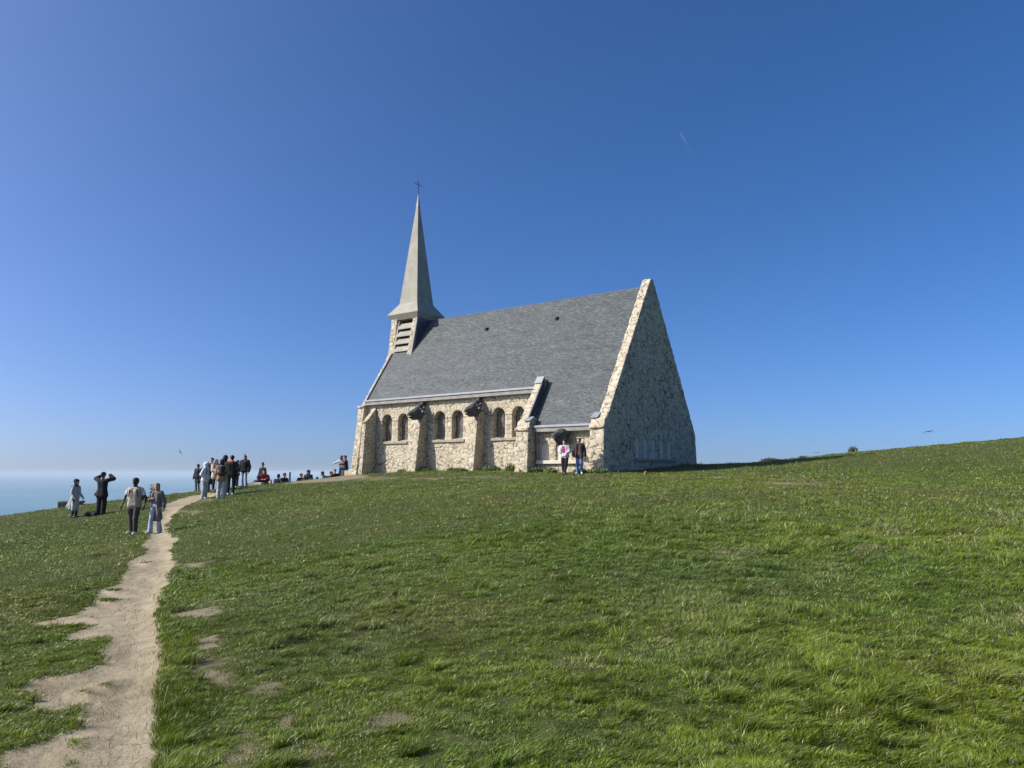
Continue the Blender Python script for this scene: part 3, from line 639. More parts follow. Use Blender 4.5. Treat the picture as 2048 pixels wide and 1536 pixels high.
# windows
GLASS, gt_, gb_ = newmat('dark_leaded_glass'); gb_.inputs['Base Color'].default_value = (.04, .038, .034, 1); gb_.inputs['Roughness'].default_value = .4; gb_.inputs['Specular IOR Level'].default_value = .15
LAT = simple('window_lattice', (.33, .31, .27), .7, 0, .2, 8)
def window(xc, seed):
    rn = random.Random(seed); yp = NW + .34; m_ = MB(); t_ = .011
    def halfw(z): return WR if z < WS else math.sqrt(max(0, WR * WR - (z - WS) ** 2))
    xs = [xc + WR * k for k in (-.72, -.46, -.2, .02, .26, .5, .76)]
    for x in xs:
        zt = WS + math.sqrt(max(0, WR ** 2 - (x - xc) ** 2)); m_.box(x - t_, x + t_, yp - .012, yp + .012, WB, zt)
    z = WB + .07
    while z < WS + WR - .04:
        hw = halfw(z); a = xc - hw; 
        if rn.random() < .25: m_.box(xc - hw, xc + hw, yp - .01, yp + .014, z - .008, z + .008)
        else:
            for i in range(len(xs) + 1):
                l = xs[i - 1] if i else xc - hw; r_ = xs[i] if i < len(xs) else xc + hw
                l = max(l, xc - hw); r_ = min(r_, xc + hw)
                if r_ > l and rn.random() < .8:
                    dz = rn.uniform(-.035, .035); m_.box(l, r_, yp - .010, yp + .013, z + dz - .008, z + dz + .008)
        z += .105
    o = m_.build('window', LAT, chapel)
    pr = [(xc - WR - .03, WB - .05), (xc + WR + .03, WB - .05)] + [(xc + (WR + .03) * math.cos(a), WS + (WR + .03) * math.sin(a)) for a in np.linspace(0, math.pi, 17)]
    g = MB(); n = len(pr); g.add([(a, yp + .03, b) for a, b in pr] + [(a, yp + .05, b) for a, b in pr], [tuple(range(n)), tuple(range(n, 2 * n))[::-1]] + [(i, (i + 1) % n, n + (i + 1) % n, n + i) for i in range(n)])
    g.build('pane', GLASS, o)
for i, x in enumerate(WX): window(x, i)
SILL = simple('weathered_sill', (.30, .265, .205), .9, 0, .25, 4, .5, 30)
for (a, b) in [(-17.40, -15.0), (-12.95, -10.4), (-8.48, -6.0)]:
    m_ = MB(); m_.prism_x([(NW - .13, WB - .14), (NW - .13, WB + .0), (NW + .02, WB + .03), (NW + .30, WB + .12), (NW + .30, WB - .14)], a, b); m_.build('sill', SILL, chapel, bevel=.012)
# ---- belfry
def tf(z): return 4.98 - (10.62 - z) * .212           # front face of the tower at height z
TX0, TX1 = -18.70, -16.76
# side cladding with standing seams (east face of tower) and top/back body
m_ = MB(); z0 = 7.3
m_.add([(TX1, tf(z0), z0), (TX1, tf(10.62), 10.62), (TX1, 2 * RV - tf(10.62), 10.62), (TX1, 2 * RV - tf(z0), z0),
        (TX1 - .12, tf(z0), z0), (TX1 - .12, tf(10.62), 10.62), (TX1 - .12, 2 * RV - tf(10.62), 10.62), (TX1 - .12, 2 * RV - tf(z0), z0)],
       [(0, 1, 2, 3), (4, 7, 6, 5), (0, 4, 5, 1), (1, 5, 6, 2), (2, 6, 7, 3), (3, 7, 4, 0)])
bel = m_.build('belfry', LEAD, chapel)
for k in range(1, 9):
    v = 4.55 + k * .36
    if v < 2 * RV - tf(9): m_ = MB(); m_.box(TX1 + .001, TX1 + .028, v - .012, v + .012, max(7.6, RZ - SLP * abs(v - RV) - .1), 10.58); m_.build('standing_seam', LEAD, bel)
m_ = MB()   # concrete edge strip on the near corner
m_.hexa([(TX1 - .17, tf(7.35) - .01, 7.35), (TX1 + .012, tf(7.35) - .01, 7.35), (TX1 + .012, tf(7.35) + .2, 7.35), (TX1 - .17, tf(7.35) + .2, 7.35),
         (TX1 - .17, tf(10.62) - .01, 10.62), (TX1 + .012, tf(10.62) - .01, 10.62), (TX1 + .012, tf(10.62) + .12, 10.62), (TX1 - .17, tf(10.62) + .12, 10.62)])
m_.build('corner_strip', CON, bel)
sx = (0, -1, .212)
pl = [(sx, (0, tf(10) + .02, 10)), ((0, 1, 0), (0, 5.3, 0)), ((0, 0, 1), (0, 0, 10.6)), ((0, 0, -1), (0, 0, 7.4))] + xr(TX1 - .44, TX1 - .16)
slab_mesh('stone_jamb', [pl], [], (TX1 - .55, 4.1, 7.3), (TX1 - .1, 5.4, 10.7), 97, parent=bel, cell=(.24, .24, .17))
m_ = MB(); m_.hexa([(-18.66, tf(7.4) + .10, 7.4), (-18.52, tf(7.4) + .10, 7.4), (-18.52, 5.2, 7.4), (-18.66, 5.2, 7.4), (-18.66, tf(10.6) + .10, 10.6), (-18.52, tf(10.6) + .10, 10.6), (-18.52, 5.3, 10.6), (-18.66, 5.3, 10.6)]); m_.build('louver_frame', CON, bel)
m_ = MB(); m_.box(-18.66, TX1 - .12, 5.55, 5.7, 7.6, 10.6); m_.build('belfry_back', DARK, bel)
for k in range(5):
    zb = 7.66 + k * .545; x0, x1 = -18.52, TX1 - .43
    yf, yb = tf(zb) + .02, tf(zb + .40) + .26
    l_ = MB(); l_.hexa([(x0, yf, zb), (x1, yf, zb), (x1, yb, zb + .40), (x0, yb, zb + .40), (x0, yf, zb + .07), (x1, yf, zb + .07), (x1, yb, zb + .47), (x0, yb, zb + .47)]); l_.build('louver', CON, bel, bevel=.008)
# ---- spire
cxs, cys = -17.97, 6.15
def frust(lv, name, mat, parent=None, bevel=0, sub_=1):
    V, Fc = [], []
    for z, hx in lv: V += [(cxs - hx, cys - hx, z), (cxs + hx, cys - hx, z), (cxs + hx, cys + hx, z), (cxs - hx, cys + hx, z)]
    for i in range(len(lv) - 1):
        for k in range(4): a = i * 4 + k; c = i * 4 + (k + 1) % 4; Fc.append((a, c, c + 4, a + 4))
    Fc.append((3, 2, 1, 0)); e = (len(lv) - 1) * 4; Fc.append((e, e + 1, e + 2, e + 3))
    m_ = MB(); m_.add(V, Fc); return m_.build(name, mat, parent, bevel=bevel)
spire = frust([(10.56, 1.18), (10.92, 1.43), (10.96, 1.435), (11.80, .845), (19.05, .095)], 'spire', CON, chapel, .012)
tip = frust([(19.0, .108), (19.62, .045), (19.95, .02)], 'lead_cap', simple('dull_lead', (.17, .175, .185), .6, .2), spire)
cr = MB(); cr.tube([(cxs, cys, 19.9), (cxs, cys, 21.0)], .022, 8); cr.tube([(cxs, cys - .42, 20.68), (cxs, cys + .42, 20.68)], .022, 8); cr.build('cross', simple('dark_iron', (.02, .02, .022), .5, .6), spire)
# roof vents
def on_roof(px, py):
    r = ray(px, py); Rm = Matrix.Rotation(-CH_RZ, 3, 'Z'); d = Rm @ Vector(r); o = Rm @ Vector((-CH_A[0], -CH_A[1], 0))
    # z = RZ - SLP*(RV - y)
    t = (RZ - SLP * (RV - o.y) - o.z) / (d.z - SLP * d.y); return o + d * t
for q in [(974, 659), (1114, 638), (1087, 618)][:2]:
    p = on_roof(*q); m_ = MB(); m_.hexa([(p.x - .07, p.y - .10, p.z - .1), (p.x + .07, p.y - .10, p.z - .1), (p.x + .07, p.y + .14, p.z + .12), (p.x - .07, p.y + .14, p.z + .12), (p.x - .07, p.y - .14, p.z + .08), (p.x + .07, p.y - .14, p.z + .08), (p.x + .06, p.y + .10, p.z + .15), (p.x - .06, p.y + .10, p.z + .15)])
    m_.build('roof_vent', simple('black_vent', (.012, .012, .014), .6), chapel)
# ---- gargoyles: heads of a blunt snouted sea beast leaning out from the wall
def smin(a, b, k):
    h = np.clip(.5 + .5 * (b - a) / k, 0, 1); return b + (a - b) * h - k * h * (1 - h)
def cone(X, Y, Z, a, b, ra, rb, sy=1.0):
    a = np.array(a, float); b = np.array(b, float); d = b - a; L2 = (d * d).sum() + 1e-12
    t = np.clip(((X - a[0]) * d[0] + (Y - a[1]) * d[1] + (Z - a[2]) * d[2]) / L2, 0, 1)
    return np.sqrt(((X - a[0] - t * d[0]) * sy) ** 2 + (Y - a[1] - t * d[1]) ** 2 + (Z - a[2] - t * d[2]) ** 2) - (ra + (rb - ra) * t)
GARG = simple('gargoyle_lead', (.055, .056, .06), .75, 0, .3, 5, .35, 14, .5)
def gargoyle(x, y, z, tilt, ln=1.0, droop=False):
    gx, gy, gz_ = grid((-.55, -2.0, -1.25), (.55, .5, .7), .025); X, Y, Z = np.meshgrid(gx, gy, gz_, indexing='ij', sparse=True)
    if droop:
        f = cone(X, Y, Z, (0, .10, .12), (0, -.50, -.38), .14, .20)
        f = smin(f, cone(X, Y, Z, (0, -.50, -.42), (0, -.96, -.62), .24, .21), .06); f = smin(f, cone(X, Y, Z, (0, -.98, -.62), (0, -1.16, -.66), .20, .13), .06)
        f = smin(f, cone(X, Y, Z, (0, -.40, -.66), (0, -.78, -.80), .27, .17), .05); f = smin(f, cone(X, Y, Z, (0, -.80, -.78), (0, -1.10, -.80), .15, .08), .05)
        for s in (-1, 1):
            f = smin(f, cone(X, Y, Z, (s * .18, -.80, -.44), (s * .20, -.92, -.50), .08, .06), .05); f = smin(f, cone(X, Y, Z, (s * .22, -.40, -.35), (s * .40, -.05, -.10), .09, .03), .06); f = smin(f, cone(X, Y, Z, (s * .24, -.35, -.60), (s * .36, .0, -.55), .09, .03), .06)
        mouth = np.maximum(np.abs(Z + .745) - .025, np.maximum(Y + .86, -(Y + 1.6))); f = np.maximum(f, -(mouth + 0 * X)); f = f + .010 * np.sin(Y * 24 + X * 8) * (Y > -.7)
        V, Q = nets(f + 0 * X + 0 * Y + 0 * Z, (gx[0], gy[0], gz_[0]), .025)
        o = mesh_obj('gargoyle', V, Q, GARG, chapel, True); o.location = (x, y, z); return o
    gx, gy, gz_ = grid((-.5, -2.0, -1.1), (.5, .5, .7), .025); X, Y, Z = np.meshgrid(gx, gy, gz_, indexing='ij', sparse=True)
    f = cone(X, Y, Z, (0, .05, .02), (0, -.75 * ln, .0), .27, .27, 1.05)                 # neck / back
    f = smin(f, cone(X, Y, Z, (0, -.75 * ln, .02), (0, -1.35 * ln, -.02), .25, .17, 1.0), .12)     # skull to snout
    f = smin(f, cone(X, Y, Z, (0, -1.38 * ln, .0), (0, -1.5 * ln, .0), .15, .125, .85), .05)          # nose
    f = smin(f, cone(X, Y, Z, (0, -.85 * ln, -.30), (0, -1.30 * ln, -.19), .20, .10, 1.0), .06)   # jaw
    f = smin(f, cone(X, Y, Z, (0, -.25, -.22), (0, -.85 * ln, -.32), .22, .21, 1.0), .12)         # throat
    for s in (-1, 1):
        f = smin(f, cone(X, Y, Z, (s * .19, -.82 * ln, .10), (s * .21, -.98 * ln, .08), .085, .07), .05)   # brow
        f = smin(f, cone(X, Y, Z, (s * .2, -.5, .05), (s * .40, -.22, -.02), .09, .03), .06)      # gill fin / ear
        f = smin(f, cone(X, Y, Z, (s * .24, -.55, -.22), (s * .34, -.15, -.50), .10, .03), .06)
    mouth = np.maximum(np.abs(Z + .085 + (Y + 1.5 * ln) * .05) - .028, np.maximum(Y + 1.08 * ln, -(Y + 1.8)))
    f = np.maximum(f, -(mouth + 0 * X))
    f = f + 0.012 * np.sin(Y * 26 + X * 8) * (Y > -.9)
    V, Q = nets(f + 0 * X + 0 * Y + 0 * Z, (gx[0], gy[0], gz_[0]), .025)
    o = mesh_obj('gargoyle', V, Q, GARG, chapel, True); o.location = (x, y, z); o.rotation_euler = (tilt, 0, 0)
    return o
gargoyle(-13.60, 2.10, 4.12, 0, 1, True); gargoyle(-9.22, 2.10, 4.12, 0, 1, True); gargoyle(-2.55, .80, 1.98, R(8), .78)
# ================================================================== people
V3 = lambda *a: np.array(a, float)
def sdf_mesh(prims, res, cuts=(), fn=None):
    """prims: (a, b, ra, rb, k) round cones joined smoothly"""
    lo = np.min([np.minimum(p[0], p[1]) - max(p[2], p[3]) for p in prims], 0) - .04; hi = np.max([np.maximum(p[0], p[1]) + max(p[2], p[3]) for p in prims], 0) + .04
    gx, gy, gz_ = grid(lo, hi, res); G = (gx, gy, gz_); f = np.full((len(gx), len(gy), len(gz_)), .5)
    def box(p, m):
        sl = []
        for i in range(3):
            a = min(p[0][i], p[1][i]) - max(p[2], p[3]) - m; b = max(p[0][i], p[1][i]) + max(p[2], p[3]) + m
            sl.append(slice(max(0, int((a - lo[i]) / res)), min(len(G[i]), int((b - lo[i]) / res) + 2)))
        return sl
    for p in prims:
        s = box(p, .09)
        X, Y, Z = np.meshgrid(gx[s[0]], gy[s[1]], gz_[s[2]], indexing='ij', sparse=True)
        d = cone(X, Y, Z, p[0], p[1], p[2], p[3]); t = f[tuple(s)]; f[tuple(s)] = smin(t, d, p[4] if len(p) > 4 else .025)
    for p in cuts:
        s = box(p, .03)
        X, Y, Z = np.meshgrid(gx[s[0]], gy[s[1]], gz_[s[2]], indexing='ij', sparse=True)
        d = cone(X, Y, Z, p[0], p[1], p[2], p[3]); f[tuple(s)] = np.maximum(f[tuple(s)], -d)
    if fn is not None:
        X, Y, Z = np.meshgrid(gx, gy, gz_, indexing='ij', sparse=True); f = fn(f, X, Y, Z)
    return nets(f, lo, res)
_cm = {}
def cloth(c, rough=.85, kind='cloth'):
    k = (c, rough, kind)
    if k not in _cm:
        _cm[k] = simple({'cloth': 'woven_cloth', 'skin': 'skin', 'hair': 'hair', 'leather': 'leather'}[kind], c, rough, 0, .22 if kind != 'skin' else .08, 7, .5 if kind != 'skin' else .05, 30 if kind != 'hair' else 70, .25)
    return _cm[k]
# ================================================================== small things
def ground_pt(px, depth):
    X = ray(px, HZ)[0] / ray(px, HZ)[1] * depth; return X, depth, gz(X, depth)
def slab_rock(name, px, depth, size, mat, label, cat, rz=0, seed=1, dz=0, group=None, parent=None):
    sx, sy, sz = size; h = .03
    gx, gy, gz_ = grid((-sx / 2 - .1, -sy / 2 - .1, -.25), (sx / 2 + .1, sy / 2 + .1, sz + .1), h); X, Y, Z = np.meshgrid(gx, gy, gz_, indexing='ij', sparse=True)
    f = np.maximum(np.maximum(np.abs(X) - sx / 2, np.abs(Y) - sy / 2), np.maximum(Z - sz, -.2 - Z)); V, Q = nets(f + 0 * X, (gx[0], gy[0], gz_[0]), h)
    N = vnormals(V, Q); V = V + N * ((n3(V, 3, seed) * .05 + n3(V, 9, seed + 2) * .02)[:, None])
    o = mesh_obj(name, V, Q, mat, parent, True)
    if parent is None:
        x, y, z = ground_pt(px, depth); o.location = (x, y, z + dz); o.rotation_euler = (0, 0, rz); tag(o, label, cat, group)
    return o
MOSSY = simple('weathered_concrete', (.17, .17, .13), .95, 0, .5, 3, .8, 14); CHALK = simple('chalky_limestone', (.46, .41, .32), .92, 0, .2, 3, .7, 16)
SANDST = simple('sandy_stone', (.40, .31, .19), .92, 0, .22, 4, .7, 18)
slab_rock('stone_block', 147, 37.5, (1.0, .8, .28), MOSSY, 'mossy squared stone block at the cliff edge behind the woman in grey', 'stone block', .2, 3)
slab_rock('low_kerb', 178, 37.6, (1.2, .4, .07), MOSSY, 'flat weathered slab right of the mossy block', 'stone slab', -.1, 5)
slab_rock('stone_bench', 512, 40.6, (.85, .5, .16), CHALK, 'low pale stone block in front of the hunched visitor', 'stone block', 0, 7)
# stone steps beside the west wall
st = empty('stone_steps', (0, 0, 0)); tag(st, 'worn sandy stone steps rising to the west side of the chapel', 'steps')
def chapel_pt(u, v, z=0):
    return (CH_A[0] - u * math.sin(TH) + v * math.cos(TH), CH_A[1] + u * math.cos(TH) + v * math.sin(TH), z)
x0, y0, _z = chapel_pt(19.9, 4.6); st.location = (x0, y0, 0); st.rotation_euler = (0, 0, CH_RZ)
for i, (a0, a1, z1) in enumerate([(-2.0, .75, .02), (-1.3, .75, .20), (-.65, .75, .38), (-.1, .75, .52)]):
    o = slab_rock('step', 0, 0, (a1 - a0, 3.0 - i * .1, z1 + .9), SANDST, '', '', 0, 20 + i, parent=st); o.location = ((a0 + a1) / 2, 0, -.9)
# wooden post
x, y, z = ground_pt(580, 43); zt = ray(580, 944)[2] / ray(580, 944)[1] * 43
m_ = MB(); m_.box(-.045, .045, -.045, .045, -.3, zt - z); o = m_.build('wooden_post', simple('grey_timber', (.10, .095, .085), .9, 0, .3, 6, .5, 30), None, bevel=.012); o.location = (x, y, z); tag(o, 'plain square wooden post standing on the crest among the seated people', 'post')
# bags and litter
def bag(px, depth, col, sz, label, name='bag', rz=0):
    a, b, c = sz; P = [(V3(-a, 0, c * .5), V3(a * .8, 0, c * .45), c * .5, c * .42, .03), (V3(-a * .6, b, c * .4), V3(a * .7, -b, c * .4), c * .4, c * .38, .04), (V3(-a * .2, 0, c * .8), V3(a * .3, 0, c * .9), .03, .03, .03)]
    V, Q = sdf_mesh(P, .012); N = vnormals(V, Q); V = V + N * (n3(V, 12, 4) * .012)[:, None]
    x, y, z = ground_pt(px, depth); o = mesh_obj(name, V, Q, cloth(col), None, True); o.location = (x, y, z - .01); o.rotation_euler = (0, 0, rz); tag(o, label, 'bag'); return o
bag(190, 31.6, (.016, .016, .018), (.20, .12, .22), 'black rucksack lying on the grass at the feet of the man in black', 'rucksack', .2)
bag(387, 43.5, (.7, .7, .7), (.12, .06, .14), 'white bag on the grass left of the long dark puffer coat', 'shoulder_bag')
bag(578.5, 42.6, (.75, .75, .76), (.06, .04, .13), 'small white bag at the foot of the wooden post', 'carrier_bag')
# little terracotta marker in the grass before the gable
m_ = MB(); m_.box(-.05, .05, -.03, .03, -.1, .17); o = m_.build('marker_peg', simple('orange_timber', (.45, .17, .07), .8, 0, .2), None, bevel=.008)
hx, hy = hit(1290, 949); o.location = (hx, hy, gz(hx, hy)); o.rotation_euler = (.15, R(24), .2); tag(o, 'tilted orange brown peg in the grass in front of the shaded gable', 'peg')
# birds
def bird(px, py, depth, span, bank, label, yaw=0, droop=.25, mat_c=(.05, .05, .055)):
    r = ray(px, py); s = depth / r[1]; P = [(V3(0, -.24, 0), V3(0, .0, 0), .02, .06, .03), (V3(0, 0, 0), V3(0, .30, .0), .06, .02, .03), (V3(0, .28, 0), V3(0, .40, 0), .03, .012, .02), (V3(0, -.24, 0), V3(0, -.30, -.01), .03, .008, .01)]
    for sg in (-1, 1):
        for q in (0, .04, .08): P += [(V3(sg * .03, q, .02), V3(sg * span * .25, -.04 + q, .08), .022, .014, .02), (V3(sg * span * .25, -.04 + q, .08), V3(sg * span * .5, .10 + q, .08 - droop), .014, .006, .02)]
    V, Q = sdf_mesh(P, .014); o = mesh_obj('gull', V, Q, simple('gull_plumage', mat_c, .8), None, True); o.location = tuple(r * s); o.rotation_euler = (0, bank, yaw); tag(o, label, 'bird'); return o
bird(360, 904, 75, .8, R(62), 'dark gull banking steeply above the group on the path', .3, .1)
bird(1858, 863, 80, 1.3, R(-8), 'dark gull gliding above the grassy skyline at the right', .1, .3)
bird(1636, 905, 140, 1.3, R(5), 'tiny distant bird above the skyline, right of a close pair', 0, .1, (.10, .13, .17))
bird(1631, 906, 150, 1.3, R(15), 'tiny distant bird above the skyline, left of a close pair', 0, .1, (.12, .16, .22))
# contrail far above
def contrail():
    m = bpy.data.materials.new('ice_trail'); m.use_nodes = True; t = m.node_tree; b = t.nodes['Principled BSDF']; b.inputs['Base Color'].default_value = (.9, .92, .95, 1); b.inputs['Roughness'].default_value = 1
    tc = N_(t, 'ShaderNodeTexCoord'); sp = N_(t, 'ShaderNodeSeparateXYZ'); t.links.new(tc.outputs['Generated'], sp.inputs[0])
    r = ramp(t, [(0, (0, 0, 0)), (.55, (.06,) * 3), (.9, (.28,) * 3), (1, (.10,) * 3)]); t.links.new(sp.outputs[2], r.inputs[0]); t.links.new(r.outputs[0], b.inputs['Alpha'])
    a = ray(1361, 266); c = ray(1385, 308); A = a * 20000 / a[1]; C = c * 20500 / c[1]
    m_ = MB(); n = 12; m_.tube([tuple(C + (A - C) * i / n) for i in range(n + 1)], [26 - 17 * (i / n) for i in range(n + 1)], 10); o = m_.build('contrail', m, None, True)
    tag(o, 'short thin white vapour trail high in the blue sky', 'contrail')
contrail()
# shrubs and weeds
def leaf_plant(name, x, y, z, rad, hgt, n, c, label, cat, group=None, seed=1, leaf=.06):
    g = np.random.default_rng(seed); a = g.uniform(0, 6.283, n); rr = rad * np.sqrt(g.random(n)); t = g.random(n) ** .7
    lump = .65 + .5 * vn2(a * 1.3 + seed, t * 3, seed); px = np.cos(a) * rr * lump; py = np.sin(a) * rr * lump; pz = hgt * t * (1 - .55 * (rr / rad) ** 2) * lump
    d = g.normal(0, 1, (n, 3)); d[:, 2] = np.abs(d[:, 2]) + .3; d[:, 0] += .3; d /= np.linalg.norm(d, axis=1, keepdims=True); s = np.cross(d, g.normal(0, 1, (n, 3))); s /= np.linalg.norm(s, axis=1, keepdims=True)
    L = leaf * g.uniform(.6, 1.4, (n, 1)); C0 = np.stack([px, py, pz], 1); V = np.stack([C0, C0 + d * L * .5 + s * L * .14, C0 + d * L, C0 + d * L * .5 - s * L * .14], 1).reshape(-1, 3)
    F_ = np.arange(n * 4).reshape(-1, 4); cc = np.repeat(np.array(c) * g.uniform(.6, 1.4, (n, 1)), 4, 0)
    m, t_, b = newmat('leaf'); at = N_(t_, 'ShaderNodeVertexColor', layer_name='leaf'); t_.links.new(at.outputs['Color'], b.inputs['Base Color']); b.inputs['Roughness'].default_value = .6
    root = empty(name, (x, y, z)); tag(root, label, cat, group)
    o = mesh_obj('foliage', V, F_, m, root, False, {'leaf': cc})
    st_ = MB(); rn = random.Random(seed)
    for i in range(7): a_ = rn.uniform(0, 6.28); st_.tube([(0, 0, -.05), (math.cos(a_) * rad * .25, math.sin(a_) * rad * .25, hgt * .3), (math.cos(a_) * rad * .5, math.sin(a_) * rad * .5, hgt * .6)], [.014, .01, .005], 6)
    st_.build('stems', simple('plant_stem', (.10, .09, .04), .9), root); return root
def sky_pt(px, depth):
    x, y, z = ground_pt(px, depth); return x, y, z
leaf_plant('shrub', *ground_pt(1708, 50), .30, .42, 800, (.045, .08, .025), 'small round green bush standing alone on the right skyline', 'shrub', seed=3, leaf=.09)
leaf_plant('shrub', *ground_pt(1543, 47), .7, .2, 1000, (.045, .07, .022), 'low dark spreading bush where the chapel shadow ends', 'shrub', seed=4, leaf=.09)
leaf_plant('shrub', *ground_pt(1607, 46), .25, .13, 300, (.04, .065, .02), 'tiny dark tuft right of the low spreading bush', 'shrub', seed=8, leaf=.08)
W = [(13.15, 1.9, .40, .42, 'dark weed clump in the corner right of the middle buttress'), (15.2, 2.05, .30, .30, 'pale green weed below the first pair of windows'), (11.0, 1.9, .35, .22, 'low weed below the second pair of windows'), (8.0, 1.75, .55, .42, 'broad leafy weed clump below the third pair of windows'), (6.6, 1.7, .45, .5, 'tall leafy weed left of the cross wall pier'),
     (17.2, 1.9, .40, .32, 'dark weed in the corner of the westernmost buttress'), (19.7, 1.2, .6, .35, 'weed patch at the foot of the west wall'), (4.1, .45, .42, .40, 'dark weed at the foot of the downpipe'), (3.3, .4, .35, .3, 'weed below the left blind arch'), (1.2, -.15, .35, .32, 'weed beside the shoes of the man at the wall'), (.1, -.25, .5, .30, 'weed at the outer corner of the gable'), (9.6, .95, .35, .25, 'weed at the foot of the eastern buttress')]
for i, (u, v, rd, hg, lb) in enumerate(W):
    x, y, _ = chapel_pt(u, v); leaf_plant('weed', x, y, gz(x, y) - .03, rd, hg * .8, 800, (.10, .155, .04), lb, 'weed', 'weeds along the foot of the chapel walls', 30 + i, .11)
SK_L, SK_M, SK_D = (.52, .33, .24), (.42, .26, .18), (.045, .026, .018)
def skel(pose='stand', arms='down', stride=.0, lean=(0, 0), width=1.0):
    J = {}
    z0 = 0
    if pose in ('stand', 'walk'):
        J['pel'] = V3(0, 0, .95)
        for s, n in ((-1, 'L'), (1, 'R')):
            st = stride * s
            J['hip' + n] = V3(s * .095, 0, .92); J['kn' + n] = V3(s * .105, -.02 - st * .55, .50); J['an' + n] = V3(s * .11, .03 - st * (1.0 if st > 0 else .7), .09 + (.03 if st < 0 else 0))
            J['toe' + n] = J['an' + n] + V3(s * .03, -.15, -.05 + (-.02 if st < 0 else 0))
    elif pose == 'sit':        # on the ground, knees drawn up
        z0 = -.80; J['pel'] = V3(0, 0, .15)
        for s, n in ((-1, 'L'), (1, 'R')):
            J['hip' + n] = V3(s * .10, 0, .13); J['kn' + n] = V3(s * .16, -.38, .42); J['an' + n] = V3(s * .14, -.56, .07); J['toe' + n] = J['an' + n] + V3(s * .02, -.15, -.03)
    elif pose == 'perch':      # on a step or block
        z0 = -.45; J['pel'] = V3(0, 0, .50)
        for s, n in ((-1, 'L'), (1, 'R')):
            J['hip' + n] = V3(s * .10, 0, .48); J['kn' + n] = V3(s * .13, -.40, .50); J['an' + n] = V3(s * .12, -.42, .08); J['toe' + n] = J['an' + n] + V3(s * .02, -.15, -.04)
    up = lambda x, y, z: V3(x + lean[0] * max(0, z - .95), y + lean[1] * max(0, z - .95), z + z0)
    J['waist'] = up(0, 0, 1.06); J['chest'] = up(0, 0, 1.30); J['neck'] = up(0, .01, 1.47); J['head'] = up(0, -.01, 1.645)
    J['upf'] = up
    for s, n in ((-1, 'L'), (1, 'R')):
        J['sh' + n] = up(s * .175 * width, 0, 1.415)
        if arms == 'down': J['el' + n] = up(s * .25 * width, .02, 1.14); J['wr' + n] = up(s * .265 * width, -.06, .89)
        elif arms == 'swing': J['el' + n] = up(s * .26 * width, .03 - s * .05, 1.14); J['wr' + n] = up(s * .29 * width, -.05 - s * .14, .90)
        elif arms == 'raised': J['el' + n] = up(s * .40, -.12, 1.50); J['wr' + n] = up(s * .17, -.22, 1.64)
        elif arms == 'lap': J['el' + n] = up(s * .24, -.10, 1.16); J['wr' + n] = up(s * .10, -.30, 1.12)
        elif arms == 'knees': J['el' + n] = up(s * .25, -.14, 1.20); J['wr' + n] = up(s * .10, -.40, 1.22)
        elif arms == 'pockets': J['el' + n] = up(s * .27, .06, 1.16); J['wr' + n] = up(s * .17, -.08, .98)
    return J
def hand_prims(J, n, curl=.5):
    """palm, four unequal bent fingers and a thumb leaving the side of the palm"""
    w, e = J['wr' + n], J['el' + n]; d = (w - e) / np.linalg.norm(w - e); s = -1 if n == 'L' else 1
    fwd = V3(0, -1, 0) - d * -d[1]; fwd = fwd / (np.linalg.norm(fwd) + 1e-9)          # thumb side
    side = np.cross(d, fwd); side /= np.linalg.norm(side); inn = side * (1 if side[0] * s < 0 else -1)
    P = []
    for q in (-.026, -.009, .009, .026): P.append((w + d * .01 + fwd * q * .6, w + d * .085 + fwd * q, .017, .014, .012))
    for q, l in ((.027, .072), (.009, .082), (-.009, .076), (-.027, .060)):
        k0 = w + d * .088 + fwd * q; k1 = k0 + (d * math.cos(curl * .7) + inn * math.sin(curl * .7)) * l * .48; k2 = k1 + (d * math.cos(curl * 1.9) + inn * math.sin(curl * 1.9)) * l * .52
        P += [(k0, k1, .0105, .0095, .004), (k1, k2, .0095, .008, .004)]
    t0 = w + d * .025 + fwd * .026; t1 = t0 + d * .035 + fwd * .032 + inn * .012; t2 = t1 + d * .030 + fwd * .004 + inn * .012
    return P + [(t0, t1, .014, .011, .008), (t1, t2, .011, .009, .004)]
def head_prims(J, look):
    h = J['head']; c, s = math.cos(look), math.sin(look); f = V3(s, -c, 0); r = V3(c, s, 0); u = V3(0, 0, 1)
    P = [(h + u * .012 + f * -.015, h + u * .02 + f * .02, .088, .082, .03), (h + f * .03 - u * .03, h + f * .045 - u * .085, .062, .042, .03), (h - u * .03 - f * .03, h - u * .07, .06, .05, .03),
         (h + f * .085 - u * .002, h + f * .108 - u * .036, .010, .015, .014), (h + f * .083 - u * .062 - r * .016, h + f * .083 - u * .062 + r * .016, .011, .011, .01),
         (h + f * .074 - u * .092, h + f * .078 - u * .096, .020, .018, .012), (h + f * .078 + u * .022 - r * .032, h + f * .078 + u * .022 + r * .032, .012, .012, .012)]
    for k in (-1, 1):
        P.append((h + r * k * .083 - u * .005 - f * .005, h + r * k * .085 - u * .035, .016, .011, .008)); P.append((h + f * .062 - u * .03 + r * k * .036, h + f * .055 - u * .05 + r * k * .03, .022, .02, .02))
    return P, f, r
